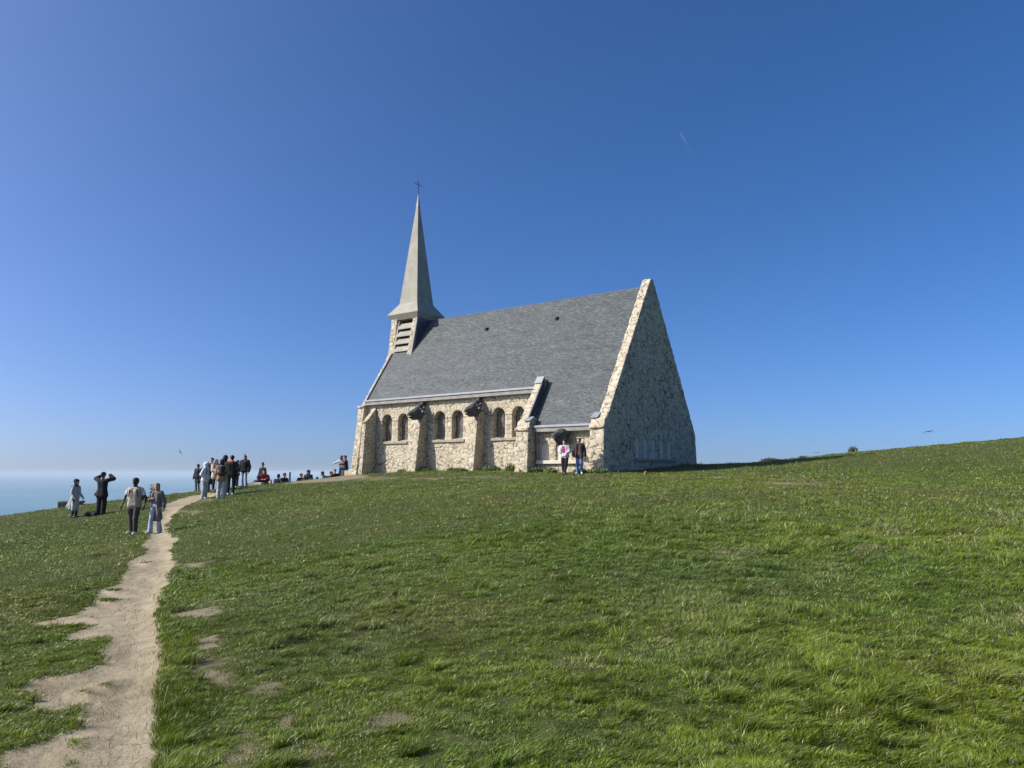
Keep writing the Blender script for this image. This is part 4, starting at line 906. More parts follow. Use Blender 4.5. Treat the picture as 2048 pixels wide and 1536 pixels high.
def body_prims(J, look, bare_hands=True, girth=1.0):
    P, f, r = head_prims(J, look); g = girth
    P += [(J['head'] - V3(0, 0, .07), J['neck'], .052, .058, .03), (J['neck'], J['chest'] + V3(0, 0, .08), .06, .08, .04),
          (J['chest'] + V3(-.08, 0, .04), J['chest'] + V3(.08, 0, .04), .082 * g, .082 * g, .03), (J['waist'] + V3(-.045, 0, 0), J['waist'] + V3(.045, 0, 0), .078 * g, .078 * g, .03), (J['waist'], J['chest'], .080 * g, .082 * g, .03),
          (J['pel'] + V3(-.07, 0, 0), J['pel'] + V3(.07, 0, 0), .082 * g, .082 * g, .03), (J['pel'], J['waist'], .078 * g, .078 * g, .03)]
    for n in 'LR':
        P += [(J['chest'] + (J['sh' + n] - J['chest']) * .5, J['sh' + n], .07, .055, .04), (J['sh' + n], J['el' + n], .048, .036, .02), (J['el' + n], J['wr' + n], .036, .024, .015),
              (J['hip' + n], J['kn' + n], .078, .052, .04), (J['kn' + n], J['an' + n], .052, .034, .03), (J['an' + n], J['toe' + n], .034, .028, .02)]
        if bare_hands: P += hand_prims(J, n, .5)
    return P, f, r
def person(px, depth, label, h=1.75, rot=0.0, J=None, look=0.0, skin=SK_L, hair=((.03, .022, .018), 'short'), layers=(), hat=None, shoes=(.75, .74, .72), res=.0115, group=None, z=None, girth=1.0, eyes=True):
    X = (px - CX) / (F_PX / _c + 0) * depth; X = ray(px, HZ)[0] / ray(px, HZ)[1] * depth
    zz = gz(X, depth) if z is None else z
    root = empty('person', (X, depth, zz), rot); k = h / 1.75; root.scale = (k, k, k); tag(root, label, 'person', group)
    P, f, r = body_prims(J, look, True, girth); u = V3(0, 0, 1); hd = J['head']
    V, Q = sdf_mesh(P, res); mesh_obj('body', V, Q, cloth(skin, .55, 'skin'), root, True)
    rs = max(res, .0115)
    if eyes:
        for s in (-1, 1):
            m_ = MB(); c_ = hd + f * .083 - u * .004 + r * s * .032; m_.tube([tuple(c_ - f * .006), tuple(c_ + f * .002)], [.009, .004], 8); m_.build('eye', cloth((.015, .012, .012), .3, 'leather'), root, True)
    hc, hstyle = hair; HP = []
    if hstyle != 'none':
        HP = [(hd + u * .035 - f * .02, hd + u * .04 + f * .02, .092, .080, .02), (hd - f * .045 + u * .01, hd - f * .05 - u * .05, .072, .055, .02)]
        for s in (-1, 1): HP.append((hd + r * s * .055 + u * .03, hd + r * s * .072 - f * .012 - u * .01, .045, .022, .02))
        if hstyle == 'bushy': HP += [(hd + u * .05 - f * .03, hd - f * .04 - u * .02, .115, .10, .03)]
        if hstyle in ('long', 'blown', 'blownup'):
            HP += [(hd - f * .05, hd - f * .07 - u * .22, .075, .055, .03)] + [(hd + r * s * .07, hd + r * s * .095 - u * .20, .032, .03, .02) for s in (-1, 1)]
        if hstyle == 'blown':
            for i in range(14):
                a = hd + V3(-.05, .05, .06 - .018 * i); q = (i * 7) % 5; m1 = a + V3(-.12, .02, .015 * q - .02); m2 = m1 + V3(-.10 - .02 * q, .01, .03 - .012 * ((i * 3) % 4)); HP += [(a, m1, .020, .010, .01), (m1, m2, .010, .006, .006)]
        if hstyle == 'blownup':
            for i in range(3):
                a = hd + V3(.03 * (i - 1), .03, .08); m1 = a + V3(-.01 - .03 * i, .02, .07 + .02 * (i % 2)); HP += [(a, m1, .036, .022, .02), (m1, m1 + V3(-.02 + .02 * i, 0, .05 + .04 * (i % 2)), .020, .008, .01)]
        V, Q = sdf_mesh(HP, .012); o = mesh_obj('hair', V, Q, cloth(hc, .5, 'hair'), root, True)
    if hat:
        kind, hcol = hat; m_ = None
        if kind == 'cap': HP = [(hd + u * .05 - f * .02, hd + u * .055 + f * .02, .093, .085, .02)] + [(hd + f * .09 + u * .045 + r * q, hd + f * .15 + u * .035 + r * q * .7, .010, .007, .012) for q in (-.05, -.03, -.01, .01, .03, .05)]
        elif kind == 'flat': HP = [(hd + u * .06 - f * .03, hd + u * .055 + f * .05, .088, .06, .02)] + [(hd + f * .08 + u * .04 + r * q, hd + f * .13 + u * .03 + r * q, .012, .01, .012) for q in (-.05, -.02, .02, .05)]
        elif kind == 'beret': HP = [(hd + u * .07 + r * 0 - f * .05, hd + u * .075 + f * .02, .105, .085, .02), (hd + u * .05 - f * .08, hd + u * .10 - f * .06, .07, .06, .03)]
        elif kind == 'beanie': HP = [(hd + u * .04 - f * .02, hd + u * .075 - f * .0, .097, .08, .02)]
        elif kind == 'hood': HP = [(hd + u * .03 - f * .03, hd + u * .03 + f * .01, .118, .112, .02), (hd - f * .03, hd - f * .02 - u * .14, .11, .10, .03)]
        elif kind == 'hat': HP = [(hd + u * .07, hd + u * .12, .088, .07, .02)] + [(hd + u * .055 + V3(math.cos(a), math.sin(a), 0) * .06, hd + u * .05 + V3(math.cos(a), math.sin(a), 0) * .13, .012, .008, .02) for a in np.linspace(0, 6.28, 14)[:-1]]
        cuts = [(hd + f * .12 - u * .02, hd + f * .13 - u * .06, .075, .07)] if kind == 'hood' else []
        V, Q = sdf_mesh(HP, .011, cuts); mesh_obj({'hood': 'hood', 'hat': 'hat', 'beret': 'beret', 'beanie': 'beanie'}.get(kind, 'cap'), V, Q, cloth(hcol), root, True)
    if shoes is not None:
        for n in 'LR':
            a, t = J['an' + n], J['toe' + n]; d = t - a; d[2] = 0; d = d / (np.linalg.norm(d) + 1e-9)
            SP = [(a + V3(0, 0, -.03) - d * .035, t + d * .03, .042, .034, .02), (a, a - V3(0, 0, .04) + d * .03, .043, .045, .02), (a - V3(0, 0, .062) - d * .05, t + d * .04 - V3(0, 0, .012), .026, .024, .01)]
            V, Q = sdf_mesh(SP, .011); mesh_obj('shoe', V, Q, cloth(shoes, .6, 'leather'), root, True)
    for nm, colr, prims, cuts in layers:
        V, Q = sdf_mesh(prims, rs, cuts)
        # folds
        N = vnormals(V, Q); w_ = n3(V, 9, 3) * .008 + n3(V * np.array([1.6, 1.6, .5]), 16, 5) * .006
        if nm == 'puffer_jacket': w_ = w_ + .010 * np.abs(np.sin(V[:, 2] * 38))
        mesh_obj(nm, V + N * w_[:, None], Q, cloth(colr), root, True)
    return root
# garments ---------------------------------------------------------
def trousers(J, c, t=.018, hem=.055, knee=None, cut_=.04, name='trousers'):
    knee = knee or .062 + t * .5; P = [(J['pel'] + V3(-.07, 0, .03), J['pel'] + V3(.07, 0, .03), .104, .104, .02)]
    for n in 'LR':
        a = J['an' + n] + V3(0, 0, .0); P += [(J['hip' + n], J['kn' + n], .080 + t, knee, .02), (J['kn' + n], a - V3(0, 0, cut_ - .02), knee, hem, .02)]
    return (name, c, P, ())
def top(J, c, t=.02, hem=.0, sleeve=1.0, name='jacket', cuts=(), g=1.0, flare=0.0, sl=0.0, collar=True):
    b = J['pel'] - V3(0, 0, hem - .02); r = .080 * g + t; P = []; ax = V3(1, 0, 0)
    for q in (-1, -.35, .35, 1):
        P.append((J['chest'] + ax * q * .075 * g + V3(0, 0, .055), J['waist'] + ax * q * .062 * g, r + .010, r, .02)); P.append((J['waist'] + ax * q * .062 * g, b + ax * q * .075 * g, r, r + .008 + flare * .7, .02))
    if collar: P.append((J['neck'] - V3(0, 0, .03), J['neck'] + V3(0, .005, .015), .070, .064, .02))
    for n in 'LR':
        s, e, w_ = J['sh' + n], J['el' + n], J['wr' + n]
        P += [(J['neck'] - V3(0, 0, .06), s - V3(0, 0, .01), .045 + t * .6, .036 + t * .8, .025)]
        if sleeve >= 1: P += [(s, e, .044 + t * .8 + sl, .037 + t * .7 + sl, .015), (e, e + (w_ - e) * .95, .037 + t * .7 + sl, .030 + t * .6 + sl, .012)]
        elif sleeve > 0: P += [(s, s + (e - s) * sleeve, .044 + t * .8, .048 + t * .8, .012)]
    return (name, c, P, cuts)
def coat(J, c, zhem=.50, sway=(0, 0), fl=.10, t=.03, name='coat', cuts=(), sl=.008, open_=0):
    nm, c, P, _ = top(J, c, t, 0, 1.0, name, (), 1.0, .01, sl); p = J['pel']
    for sx_ in (-1, -.4, .4, 1):
        a = p + V3(sx_ * .08, 0, .04); b = V3(p[0] + sx_ * (.10 + open_), p[1], zhem); P += [(a, b, .092, .06 + fl * .5, .02)]
        for q in ((.4, .7, 1.0) if abs(sway[1]) > .1 else (1.0,)):
            b2 = V3(p[0] + sx_ * (.09 + open_) + sway[0] * q, .05 + sway[1] * q, zhem + .25 * abs(sway[1]) * q * q); P.append((a + V3(0, .03, -.02), b2, .09, .045 + fl * .3 - .02 * q, .03))
    return (nm, c, P, cuts)
def opening(J, z0, z1, w0=.03, w1=.09):       # what shows between the open fronts of a coat
    return [(V3(0, -.20, z0), V3(0, -.19, z1), w0 + .07, w1 + .07)]
def backpack(root, J, c, name='backpack'):
    ch = J['chest']; P = [(ch + V3(-.08, .19, .08), ch + V3(.08, .19, .08), .085, .085, .03), (ch + V3(-.09, .21, -.16), ch + V3(.09, .21, -.16), .10, .10, .04), (ch + V3(0, .20, .08), ch + V3(0, .22, -.16), .11, .12, .04)]
    for s in (-1, 1): P += [(ch + V3(s * .10, .14, .14), ch + V3(s * .11, -.02, .175), .022, .022, .02), (ch + V3(s * .11, -.02, .175), ch + V3(s * .115, -.135, .08), .022, .02, .02), (ch + V3(s * .115, -.135, .08), ch + V3(s * .14, -.12, -.10), .02, .018, .02), (ch + V3(s * .14, -.12, -.10), ch + V3(s * .13, .10, -.16), .018, .018, .02)]
    V, Q = sdf_mesh(P, .012); o = mesh_obj(name, V, Q, cloth(c), root, True); return o
BLK = (.014, .014, .016); NAVY = (.018, .022, .034)
# --- the couple walking down the path
J = skel('walk', 'down', stride=.12, width=1.18); J['elL'] = J['elL'] + V3(-.04, .02, 0); J['wrL'] = J['wrL'] + V3(-.05, -.02, 0); J['elR'] = J['elR'] + V3(.05, .02, 0); J['wrR'] = J['wrR'] + V3(.06, -.05, 0)
p = person(273, 24.1, 'man in beige vest, white T-shirt and black cap walking down the path', 1.80, 0, J, 0, SK_D, ((.01, .01, .01), 'short'),
       [trousers(J, (.055, .048, .042), .030, .058, .085), top(J, (.62, .60, .57), .022, .02, .50, 't_shirt', (), 1.12, 0, 0, False),
        top(J, (.36, .31, .245), .040, .05, 0.0, 'vest', [(V3(0, -.19, 1.50), V3(0, -.20, 1.32), .10, .07)], 1.12, .0, 0, False)],
       ('cap', (.02, .02, .022)), (.72, .70, .66), .009, girth=1.1)
backpack(p, J, (.05, .05, .055))
hd = J['head']; m_ = MB()
for s in (-1, 1): m_.tube([(s * .032, -.098, hd[2] - .002), (s * .032, -.106, hd[2] - .004)], [.024, .022], 12)
m_.tube([(-.085, -.03, hd[2] + .005), (-.06, -.092, hd[2] + .006), (.06, -.092, hd[2] + .006), (.085, -.03, hd[2] + .005)], .004, 6); m_.build('sunglasses', cloth((.01, .01, .01), .15, 'leather'), p, True)
J = skel('walk', 'down', stride=-.12); J['elL'] = V3(-.26, -.02, 1.16); J['wrL'] = V3(-.06, -.19, 1.22); J['elR'] = V3(.27, .04, 1.14); J['wrR'] = V3(.33, -.06, .90)
p = person(316, 24.1, 'woman with windblown blonde hair, open grey coat and pale flared jeans walking down the path', 1.62, R(-6), J, 0.12, SK_L, ((.22, .14, .075), 'blown'),
       [trousers(J, (.33, .42, .50), .020, .088, .066, .05, 'jeans'), top(J, (.23, .19, .25), .012, .02, .9, 'top', (), .95, 0, 0, False), 
        coat(J, (.15, .135, .125), .52, (.03, .06), .08, .034, 'coat', [(V3(.0, -.21, 1.46), V3(-.01, -.21, .98), .115, .14), (V3(-.01, -.21, .98), V3(-.03, -.24, .40), .14, .22)], .012, .03)],
       None, (.66, .67, .68), .009)
# --- left of the path
J = skel('stand', 'down'); J['wrL'] = J['wrL'] + V3(0, -.08, .06); J['wrR'] = J['wrR'] + V3(-.03, -.10, .06)
p = person(155, 31.9, 'woman in black beret and long grey trench coat blowing behind her near the cliff edge', 1.62, R(80), J, 0, SK_L, ((.02, .018, .018), 'long'),
       [trousers(J, (.03, .035, .06), .01, .055), coat(J, (.40, .42, .41), .40, (.0, .34), .07, .022, 'coat', (), .006), ('scarf', (.03, .03, .035), [(J['neck'] + V3(-.05, 0, .0), J['neck'] + V3(.05, 0, .0), .085, .085, .03), (J['neck'] + V3(0, .08, 0), J['neck'] + V3(.02, .26, -.02), .05, .03, .03)], ())],
       ('beret', (.012, .012, .014)), (.02, .02, .022), .0115)
J = skel('stand', 'raised')
p = person(207, 31.8, 'man all in black standing with both arms raised to his face at the cliff edge', 1.80, R(175), J, 0, SK_M, (BLK, 'short'),
       [trousers(J, BLK, .035, .095, .105, .05), top(J, BLK, .035, .16, 1.0, 'jacket', (), 1.12, .05, .022), ('shirt_tail', (.016, .016, .018), [(J['pel'] + V3(.14, 0, .05), J['pel'] + V3(.26, .05, -.12), .07, .05, .02)], ())],
       ('cap', BLK), BLK, .0115)
# --- the group at the top of the path
GR = 'visitors standing at the top of the path'
J = skel('stand', 'down')
person(396, 41, 'person in long dark puffer coat standing leftmost of the group on the path', 1.52, R(-20), J, 0, SK_M, (BLK, 'short'),
       [trousers(J, (.16, .12, .10), .012, .06), coat(J, NAVY, .62, (0, 0), .07, .055, 'puffer_jacket')], ('beanie', BLK), (.25, .2, .16), .012, GR)
J = skel('stand', 'pockets', lean=(0, -.06))
p = person(411, 34.2, 'person in white hooded sweatshirt with hood up and pale grey trousers', 1.68, R(80), J, .2, SK_L, (BLK, 'none'),
       [trousers(J, (.36, .37, .37), .028, .082, .088), top(J, (.60, .63, .67), .034, .05, 1.0, 'hooded_sweatshirt', (), 1.05, .02, .012)], ('hood', (.62, .65, .69)), (.7, .7, .7), .012, GR)
backpack(p, J, BLK)
J = skel('stand', 'lap')
person(423, 37.5, 'dark haired man in long black coat behind the white hooded person', 1.70, R(10), J, -.3, SK_L, (BLK, 'short'), [trousers(J, BLK, .015, .06), coat(J, BLK, .45, (0, 0), .06)], None, BLK, .012, GR)
J = skel('stand', 'lap')
person(432, 37.0, 'brown haired woman in cream padded jacket within the group', 1.60, R(50), J, 0, SK_L, ((.07, .04, .025), 'long'), [trousers(J, BLK, .012, .055), top(J, (.46, .40, .34), .06, .16, 1.0, 'puffer_jacket', (), 1.05, .02, .02)], None, (.10, .08, .07), .012, GR)
J = skel('stand', 'lap')
p = person(444, 32.8, 'bushy haired person in tan jacket with dark backpack and light grey trousers seen from behind', 1.72, R(195), J, -.3, SK_D, (BLK, 'bushy'),
       [trousers(J, (.38, .40, .39), .030, .085, .095), top(J, (.27, .17, .09), .045, .08, 1.0, 'jacket', (), 1.05, .02, .02)], None, (.74, .73, .70), .012, GR)
backpack(p, J, (.05, .035, .025))
J = skel('stand', 'lap')
p = person(450, 34.8, 'black haired person in black jacket partly hidden behind the tan jacket', 1.83, R(150), J, .2, SK_D, (BLK, 'bushy'), [trousers(J, (.30, .31, .30), .02, .07), top(J, (.02, .018, .018), .045, .10, 1.0, 'jacket', (), 1.05, .02, .02)], None, (.7, .7, .68), .012, GR)
J = skel('stand', 'pockets')
p = person(463, 34.2, 'tall man in black jacket with red collar and white shoes seen from behind', 1.84, R(185), J, .3, SK_M, (BLK, 'short'), [trousers(J, BLK, .012, .055), top(J, (.018, .016, .02), .035, .08, 1.0, 'jacket', (), 1.05, .01, .01, False),
       ('collar', (.42, .04, .035), [(J['neck'] + V3(-.03, .0, .0), J['neck'] + V3(.03, .0, .0), .074, .074, .02), (J['neck'] + V3(-.05, .04, -.03), J['neck'] + V3(.05, .04, -.03), .07, .07, .02)], ())], None, (.75, .74, .72), .012, GR)
J = skel('stand', 'lap', lean=(0, -.1))
person(473, 40.5, 'person in dark navy jacket leaning forward right of the red collar', 1.50, R(70), J, 0, SK_L, (BLK, 'short'), [trousers(J, (.02, .02, .03), .02, .07), top(J, NAVY, .05, .12, 1.0, 'jacket', (), 1.1, .03, .02)], None, (.5, .5, .5), .012, GR)
J = skel('stand', 'down', width=1.05)
person(489, 38.5, 'woman in black jacket and pale flared jeans with hair blown straight up', 1.66, R(-8), J, .1, SK_L, ((.035, .025, .02), 'blownup'),
       [trousers(J, (.30, .32, .34), .006, .082, .062, .05, 'jeans'), top(J, (.012, .013, .016), .05, .03, 1.0, 'jacket', (), 1.08, .0, .024), ('hair_ends', (.035, .025, .02), [(J['neck'] + V3(-.07, -.02, .06), J['neck'] + V3(-.09, -.08, -.12), .045, .03, .02), (J['neck'] + V3(.08, -.02, .06), J['neck'] + V3(.10, -.06, -.14), .05, .03, .02)], ())], None, (.03, .03, .03), .012)
J = skel('stand', 'down')
p14 = person(525, 45, 'man in dark flat cap and navy jacket standing behind the seated woman in red', 1.62, R(-15), J, 0, SK_M, (BLK, 'short'), [trousers(J, NAVY, .012, .06), top(J, NAVY, .034, .06, 1.0, 'jacket', [(V3(0, -.2, 1.46), V3(0, -.2, 1.2), .085, .08)]), top(J, (.10, .07, .055), .014, 0, .9, 'jumper', (), 1, 0, 0, False)], ('hat', BLK), BLK, .014)
# --- people sitting along the crest; heights chosen so that heads reach the photographed level
def head_level(px, py, depth): r = ray(px, py); return r[2] / r[1] * depth
def sit_at(px, py_head, depth, label, pose='sit', **kw):
    arms = kw.pop('arms', 'knees'); rot = kw.pop('rot', 0); lean = kw.pop('lean', (0, -.12)); cols = kw.pop('cols'); hat = kw.pop('hat', None); hair = kw.pop('hair', (BLK, 'short')); h = kw.pop('h', 1.72); hood = kw.pop('extra', None)
    J = skel(pose, arms, lean=lean); X = ray(px, HZ)[0] / ray(px, HZ)[1] * depth
    top_z = (J['head'][2] + .11) * h / 1.75; z = head_level(px, py_head, depth) - top_z
    L = [trousers(J, cols[1], .02, .06), top(J, cols[0], .04, .0, 1.0, 'jacket', (), 1.05, .01, .015)]
    return person(px, depth, label, h, rot, J, kw.pop('look', 0), kw.pop('skin', SK_M), hair, L, hat, kw.pop('shoes', BLK), .015, 'visitors sitting along the crest', z, eyes=False)
SEAT = []
sit_at(511, 951, 41, 'person in dark green coat hunched on the low stone left of the woman in red', 'sit', cols=((.02, .028, .03), BLK), rot=R(150), lean=(-.15, -.2), arms='lap')
sit_at(530, 940, 41.5, 'woman in red jacket sitting with black trousers on the crest', 'sit', cols=((.30, .025, .04), BLK), rot=R(15), hair=((.06, .035, .02), 'long'), skin=SK_L, lean=(-.05, -.25))
sit_at(539, 952, 43.5, 'small person in beige top sitting right of the woman in red', 'sit', cols=((.35, .29, .22), BLK), rot=R(-20), h=1.5)
sit_at(556, 949, 42.5, 'person in black jacket with white collar sitting on the crest', 'sit', cols=(BLK, BLK), rot=R(170), hat=('beanie', BLK), arms='lap')
sit_at(567, 946, 42.5, 'person in black coat sitting just left of the wooden post', 'sit', cols=(BLK, NAVY), rot=R(60), h=1.85)
sit_at(597, 947, 43.5, 'slim person in black sitting between the wooden post and the green hooded coat', 'sit', cols=(BLK, BLK), rot=R(70), skin=SK_L, h=1.65, lean=(0, -.3))
sit_at(617, 940.5, 43.5, 'person in dark green coat with hood up sitting on the crest', 'perch', cols=((.025, .035, .028), BLK), rot=R(5), hat=('hood', (.02, .027, .024)), arms='lap', lean=(0, -.05))
sit_at(634, 954, 47, 'person beyond the crest with only dark hair showing', 'sit', cols=(BLK, BLK), rot=R(180))
sit_at(650, 943, 44, 'person in black bending forward, left of two by the steps', 'sit', cols=(BLK, (.2, .2, .22)), rot=R(60), lean=(0, -.7), h=1.8)
sit_at(659, 943, 44.6, 'person in black bending forward, right of two by the steps', 'sit', cols=((.02, .02, .02), (.3, .3, .3)), rot=R(-60), lean=(0, -.6), h=1.8)
sit_at(669, 938.5, 45, 'person in black sitting at the bottom of the stone steps', 'sit', cols=(BLK, (.4, .4, .4)), rot=R(20), lean=(0, -.3))
J = skel('stand', 'lap'); J['elL'] = V3(.0, -.0, 1.30) + V3(-.30, 0, 0); J['wrL'] = V3(-.52, -.02, 1.22); k_ = 45.8
pz = head_level(683, 910, k_) - 1.70
person(683, k_, 'woman in long white coat standing on the stone steps holding out one arm', 1.66, R(20), J, .9, SK_M, ((.03, .02, .018), 'long'), [trousers(J, (.45, .43, .38), .02, .08), coat(J, (.66, .66, .64), .30, (0, .02), .06, .03)], None, (.6, .6, .6), .013, None, pz, eyes=False)
J = skel('perch', 'knees', lean=(0, -.15)); k_ = 45.2
person(693, k_, 'man in maroon jumper and blue jeans sitting on the steps against the chapel', 1.76, R(-75), J, 0, SK_L, (BLK, 'short'), [trousers(J, (.07, .11, .22), .012, .06, None, .04, 'jeans'), top(J, (.06, .014, .02), .03, 0, 1.0, 'jumper')], None, BLK, .013, None, head_level(693, 911, k_) - 1.31, eyes=False)
# --- the pair against the chapel wall
J = skel('stand', 'lap'); J['wrL'] = V3(-.10, -.20, 1.10); J['wrR'] = V3(.06, -.22, 1.06); J['anL'] = V3(-.06, -.05, .09); J['toeL'] = V3(-.07, -.2, .04); J['anR'] = V3(.0, -.12, .09); J['toeR'] = V3(.0, -.27, .04); J['knR'] = V3(.06, -.06, .5)
D1 = 35.0
pw = person(1130, D1, 'woman in grey jacket over pink top and black trousers against the chapel wall', 1.66, R(-12), J, -.5, SK_L, (BLK, 'bushy'),
       [trousers(J, BLK, .03, .06, .085), top(J, (.62, .05, .22), .016, .0, .9, 'top', (), 1, 0, 0, False), top(J, (.46, .45, .45), .040, .02, 1.0, 'jacket', [(V3(-.03, -.21, 1.46), V3(-.03, -.22, .95), .125, .15)], 1.08, .02, .014)], None, BLK, .0105)
J2 = skel('stand', 'down')
pm = person(1159, D1 - .1, 'man in dark puffer jacket over brown jumper and blue jeans against the chapel wall', 1.71, R(-14), J2, -.7, SK_L, ((.05, .035, .03), 'short'),
       [trousers(J2, (.085, .165, .30), .012, .062, .072, .04, 'jeans'), top(J2, (.16, .075, .05), .018, .0, .9, 'jumper', (), 1.05, 0, 0, True), top(J2, (.045, .035, .04), .050, .06, 1.0, 'puffer_jacket', [(V3(-.02, -.23, 1.48), V3(-.02, -.24, .80), .125, .165)], 1.1, .02, .02)], None, (.74, .74, .73), .0105)
hb = pw.matrix_world if False else None
P = [(V3(-.08, -.30, .97), V3(.08, -.30, .97), .055, .055, .03), (V3(-.04, -.30, .90), V3(.04, -.30, .90), .075, .075, .03)]
V, Q = sdf_mesh(P, .011); X = ray(1130, HZ)[0] / ray(1130, HZ)[1] * D1
o = mesh_obj('handbag', V, Q, cloth((.58, .58, .60)), None, True); o.location = (X + .02, D1 - .02, gz(X, D1)); o.rotation_euler = (0, 0, R(-12)); tag(o, 'small white handbag held in front of the woman in pink', 'handbag')
# ================================================================== grass (one object of many blades)
def grass():
    g = np.random.default_rng(5)
    def batch(n, r0, r1, a0=-44, a1=44):
        r = np.exp(g.uniform(math.log(r0), math.log(r1), n)); a = np.radians(g.uniform(a0, a1, n))
        return np.sin(a) * r, np.cos(a) * r
    xs, ys = [], []
    for n, r0, r1 in ((1150000, 3.4, 14), (600000, 9, 34), (330000, 24, 62)):
        x, y = batch(n, r0, r1); xs.append(x); ys.append(y)
    for n, r0, r1, a0, a1 in ((130000, 2.0, 16, 43.5, 78), (130000, 2.0, 16, -78, -43.5), (90000, 1.6, 3.45, -44, 44)):     # beyond the frame, for a step to the side
        x, y = batch(n, r0, r1, a0, a1); xs.append(x); ys.append(y)
    x = np.concatenate(xs); y = np.concatenate(ys)
    # clumping: pull some blades to tuft centres
    r = np.hypot(x, y); cs = 0.11 + .004 * r
    cx_ = (np.floor(x / cs) + .5 + (_h(np.floor(x / cs), np.floor(y / cs), 0, 3) - .5) * .9) * cs; cy_ = (np.floor(y / cs) + .5 + (_h(np.floor(x / cs), np.floor(y / cs), 0, 4) - .5) * .9) * cs
    pull = g.uniform(0, .7, len(x)) * (g.random(len(x)) < .4); ox, oy = x - cx_, y - cy_
    x = x - ox * pull; y = y - oy * pull
    u, v = to_chapel(x, y); inch = (u > -.02) & (u < 19.2) & (v > np.where(u < 5.2, .02, 2.2)) & (v < 12.3)
    ok = ~inch; x, y, cx_, cy_ = x[ok], y[ok], cx_[ok], cy_[ok]
    pd = path_sd(x, y); bm = bare_mask(x, y); q = g.random(len(x))
    keep = (pd > -.015 + g.uniform(-.05, .03, len(x))) & (q > bm * .9)
    stray = (pd < 0) & (pd > -.5) & (g.random(len(x)) < .012)
    keep |= stray
    # worn thin patches of lawn
    thin = sst(.15, .55, fbm2(x * .33 + 9, y * .33, 91, 4)) * (1 - long_grass(x, y)) * .55
    keep &= g.random(len(x)) > thin * .8
    x, y, cx_, cy_, pd, bm = x[keep], y[keep], cx_[keep], cy_[keep], pd[keep], bm[keep]
    n = len(x); r = np.hypot(x, y); L = long_grass(x, y); z = ground_z(x, y, pd, True) - .012
    tuft = _h(np.floor(cx_ * 40), np.floor(cy_ * 40), 0, 9)
    mid = fbm2(x * .9, y * .9, 101, 3); big = fbm2(x * .22, y * .22, 103, 3) * 1.4
    hump = sst(.30, .62, fbm2(x * .9 + 50, y * .9, 51, 3))
    edge = sst(.45, .0, pd) * (x > -.50 * y - .2) * (y < 14)          # rank growth along the path bank
    H = (.044 + (.022 + .016 * sst(9, 13, r)) * L * (.6 + .8 * sst(-.3, .5, mid)) + .022 * hump + .05 * edge * (1 - sst(6, 16, r))) * (.45 + .8 * tuft + .9 * (tuft > .96)) * g.uniform(.6, 1.35, n) * (1 - .6 * bm)
    H *= 1 + .25 * sst(8, 40, r)
    u, v = to_chapel(x, y); wall = np.maximum(np.maximum(-u, u - 19.2), np.where(u < 5.2, -v, np.where(u > 8.5, 1.4 - v, 2.3 - v)))
    foot = (1 - sst(.0, .55, wall)) * sst(-.1, .5, fbm2(x * 1.3, y * 1.3, 7, 2) + .25); H = H * (1 + 2.6 * foot)
    H = np.minimum(H, .34)
    W = np.maximum(.0030 + .0020 * g.random(n), .00072 * r * g.uniform(.6, 1.3, n)) * (1 + .6 * foot)
    # lean: wind from the left, swirls, and away from tuft centre
    ang_ = fbm2(x * 1.7, y * 1.7, 111, 3) * 3.0 + .1
    lx = np.cos(ang_) * .35 + .12 + (x - cx_) * 3.5 + g.normal(0, .42, n); ly = np.sin(ang_) * .35 + (y - cy_) * 3.5 + g.normal(0, .42, n)
    k = .8 + .2 * L
    tipx, tipy = lx * H * k, ly * H * k
    ph = g.uniform(0, math.pi, n) ; sx_, sy_ = np.cos(ph), np.sin(ph)
    # turn widths partly to face across the view so that they catch the eye
    P = np.zeros((n, 5, 3), np.float32)
    for i, (f, wf) in enumerate(((0, .8), (0, .8), (.55, .75), (.55, .75), (1, 0))):
        b = f ** 1.7; s_ = -1 if i in (0, 2) else 1
        P[:, i, 0] = x + tipx * b + (s_ * sx_ * W * .5 * wf if wf else 0)
        P[:, i, 1] = y + tipy * b + (s_ * sy_ * W * .5 * wf if wf else 0)
        P[:, i, 2] = z + H * (f - .28 * f * f)
    base_i = np.arange(n, dtype=np.int64) * 5
    tri = np.concatenate([np.stack([base_i, base_i + 1, base_i + 3], 1), np.stack([base_i, base_i + 3, base_i + 2], 1), np.stack([base_i + 2, base_i + 3, base_i + 4], 1)])
    # albedo of each blade: fresh, blue green, yellowed and straw
    A = np.array([.080, .150, .008]); B = np.array([.096, .148, .036]); C = np.array([.168, .214, .013]); D = np.array([.36, .33, .18]); E = np.array([.170, .150, .045])
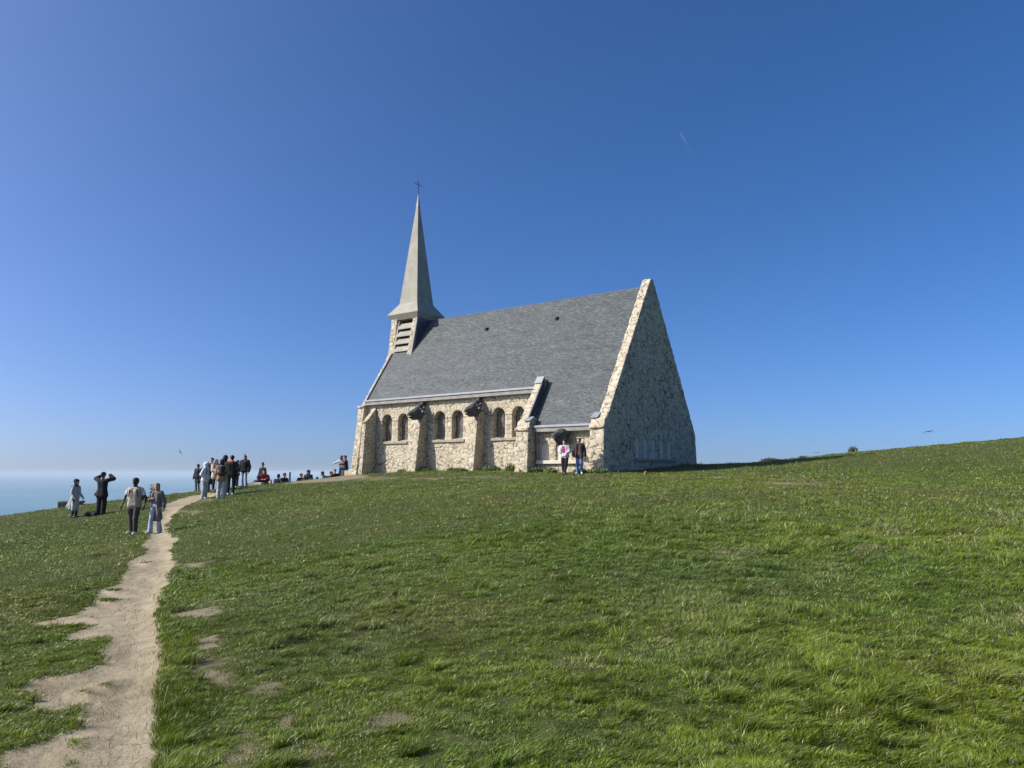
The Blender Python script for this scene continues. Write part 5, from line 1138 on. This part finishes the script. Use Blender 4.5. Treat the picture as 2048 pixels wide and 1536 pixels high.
    t1 = np.clip(.45 + .55 * big + .6 * mid + g.normal(0, .22, n), 0, 1)[:, None]
    c = A * (1 - t1) + C * t1
    t2 = np.clip(sst(-.1, .6, fbm2(x * .45 + 30, y * .45, 121, 3)) * .8 + .25 * L + g.normal(0, .2, n), 0, 1)[:, None]; c = c * (1 - t2 * .6) + B * t2 * .6
    t3 = np.clip(sst(.0, .6, fbm2(x * .28, y * .28 + 60, 131, 4)) * (1 - L) + .5 * bm + bare_mask(x, y, WORN) + g.normal(0, .15, n), 0, 1)[:, None]; c = c * (1 - t3 * .5) + E * t3 * .5
    sm = bare_mask(x, y, STRAW); straw = (g.random(n) < .08 + .28 * sm + .10 * sst(.25, .6, fbm2(x * .7, y * .7, 141, 3)) + .10 * bm)[:, None]; c = np.where(straw, D * g.uniform(.6, 1.1, (n, 1)), c)
    fl = (g.random(n) < .0005 * (1 + 2 * sst(12, 25, r)))[:, None]; c = np.where(fl, np.array([.8, .8, .72]), c); W *= 1 + 1.6 * fl[:, 0]
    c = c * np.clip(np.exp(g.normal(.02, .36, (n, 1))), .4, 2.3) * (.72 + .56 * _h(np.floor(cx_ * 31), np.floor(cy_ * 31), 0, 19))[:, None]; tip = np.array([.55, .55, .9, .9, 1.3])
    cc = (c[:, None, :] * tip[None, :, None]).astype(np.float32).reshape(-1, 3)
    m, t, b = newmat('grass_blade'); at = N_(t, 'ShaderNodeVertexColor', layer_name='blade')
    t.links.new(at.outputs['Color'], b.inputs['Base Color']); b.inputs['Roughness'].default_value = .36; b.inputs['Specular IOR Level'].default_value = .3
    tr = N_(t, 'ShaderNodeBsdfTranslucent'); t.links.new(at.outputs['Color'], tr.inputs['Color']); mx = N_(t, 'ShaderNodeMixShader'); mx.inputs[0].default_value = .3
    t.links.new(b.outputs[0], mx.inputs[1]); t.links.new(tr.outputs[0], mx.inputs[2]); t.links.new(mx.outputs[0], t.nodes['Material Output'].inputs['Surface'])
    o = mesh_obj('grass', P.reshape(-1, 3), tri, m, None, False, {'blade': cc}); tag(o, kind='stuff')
grass()
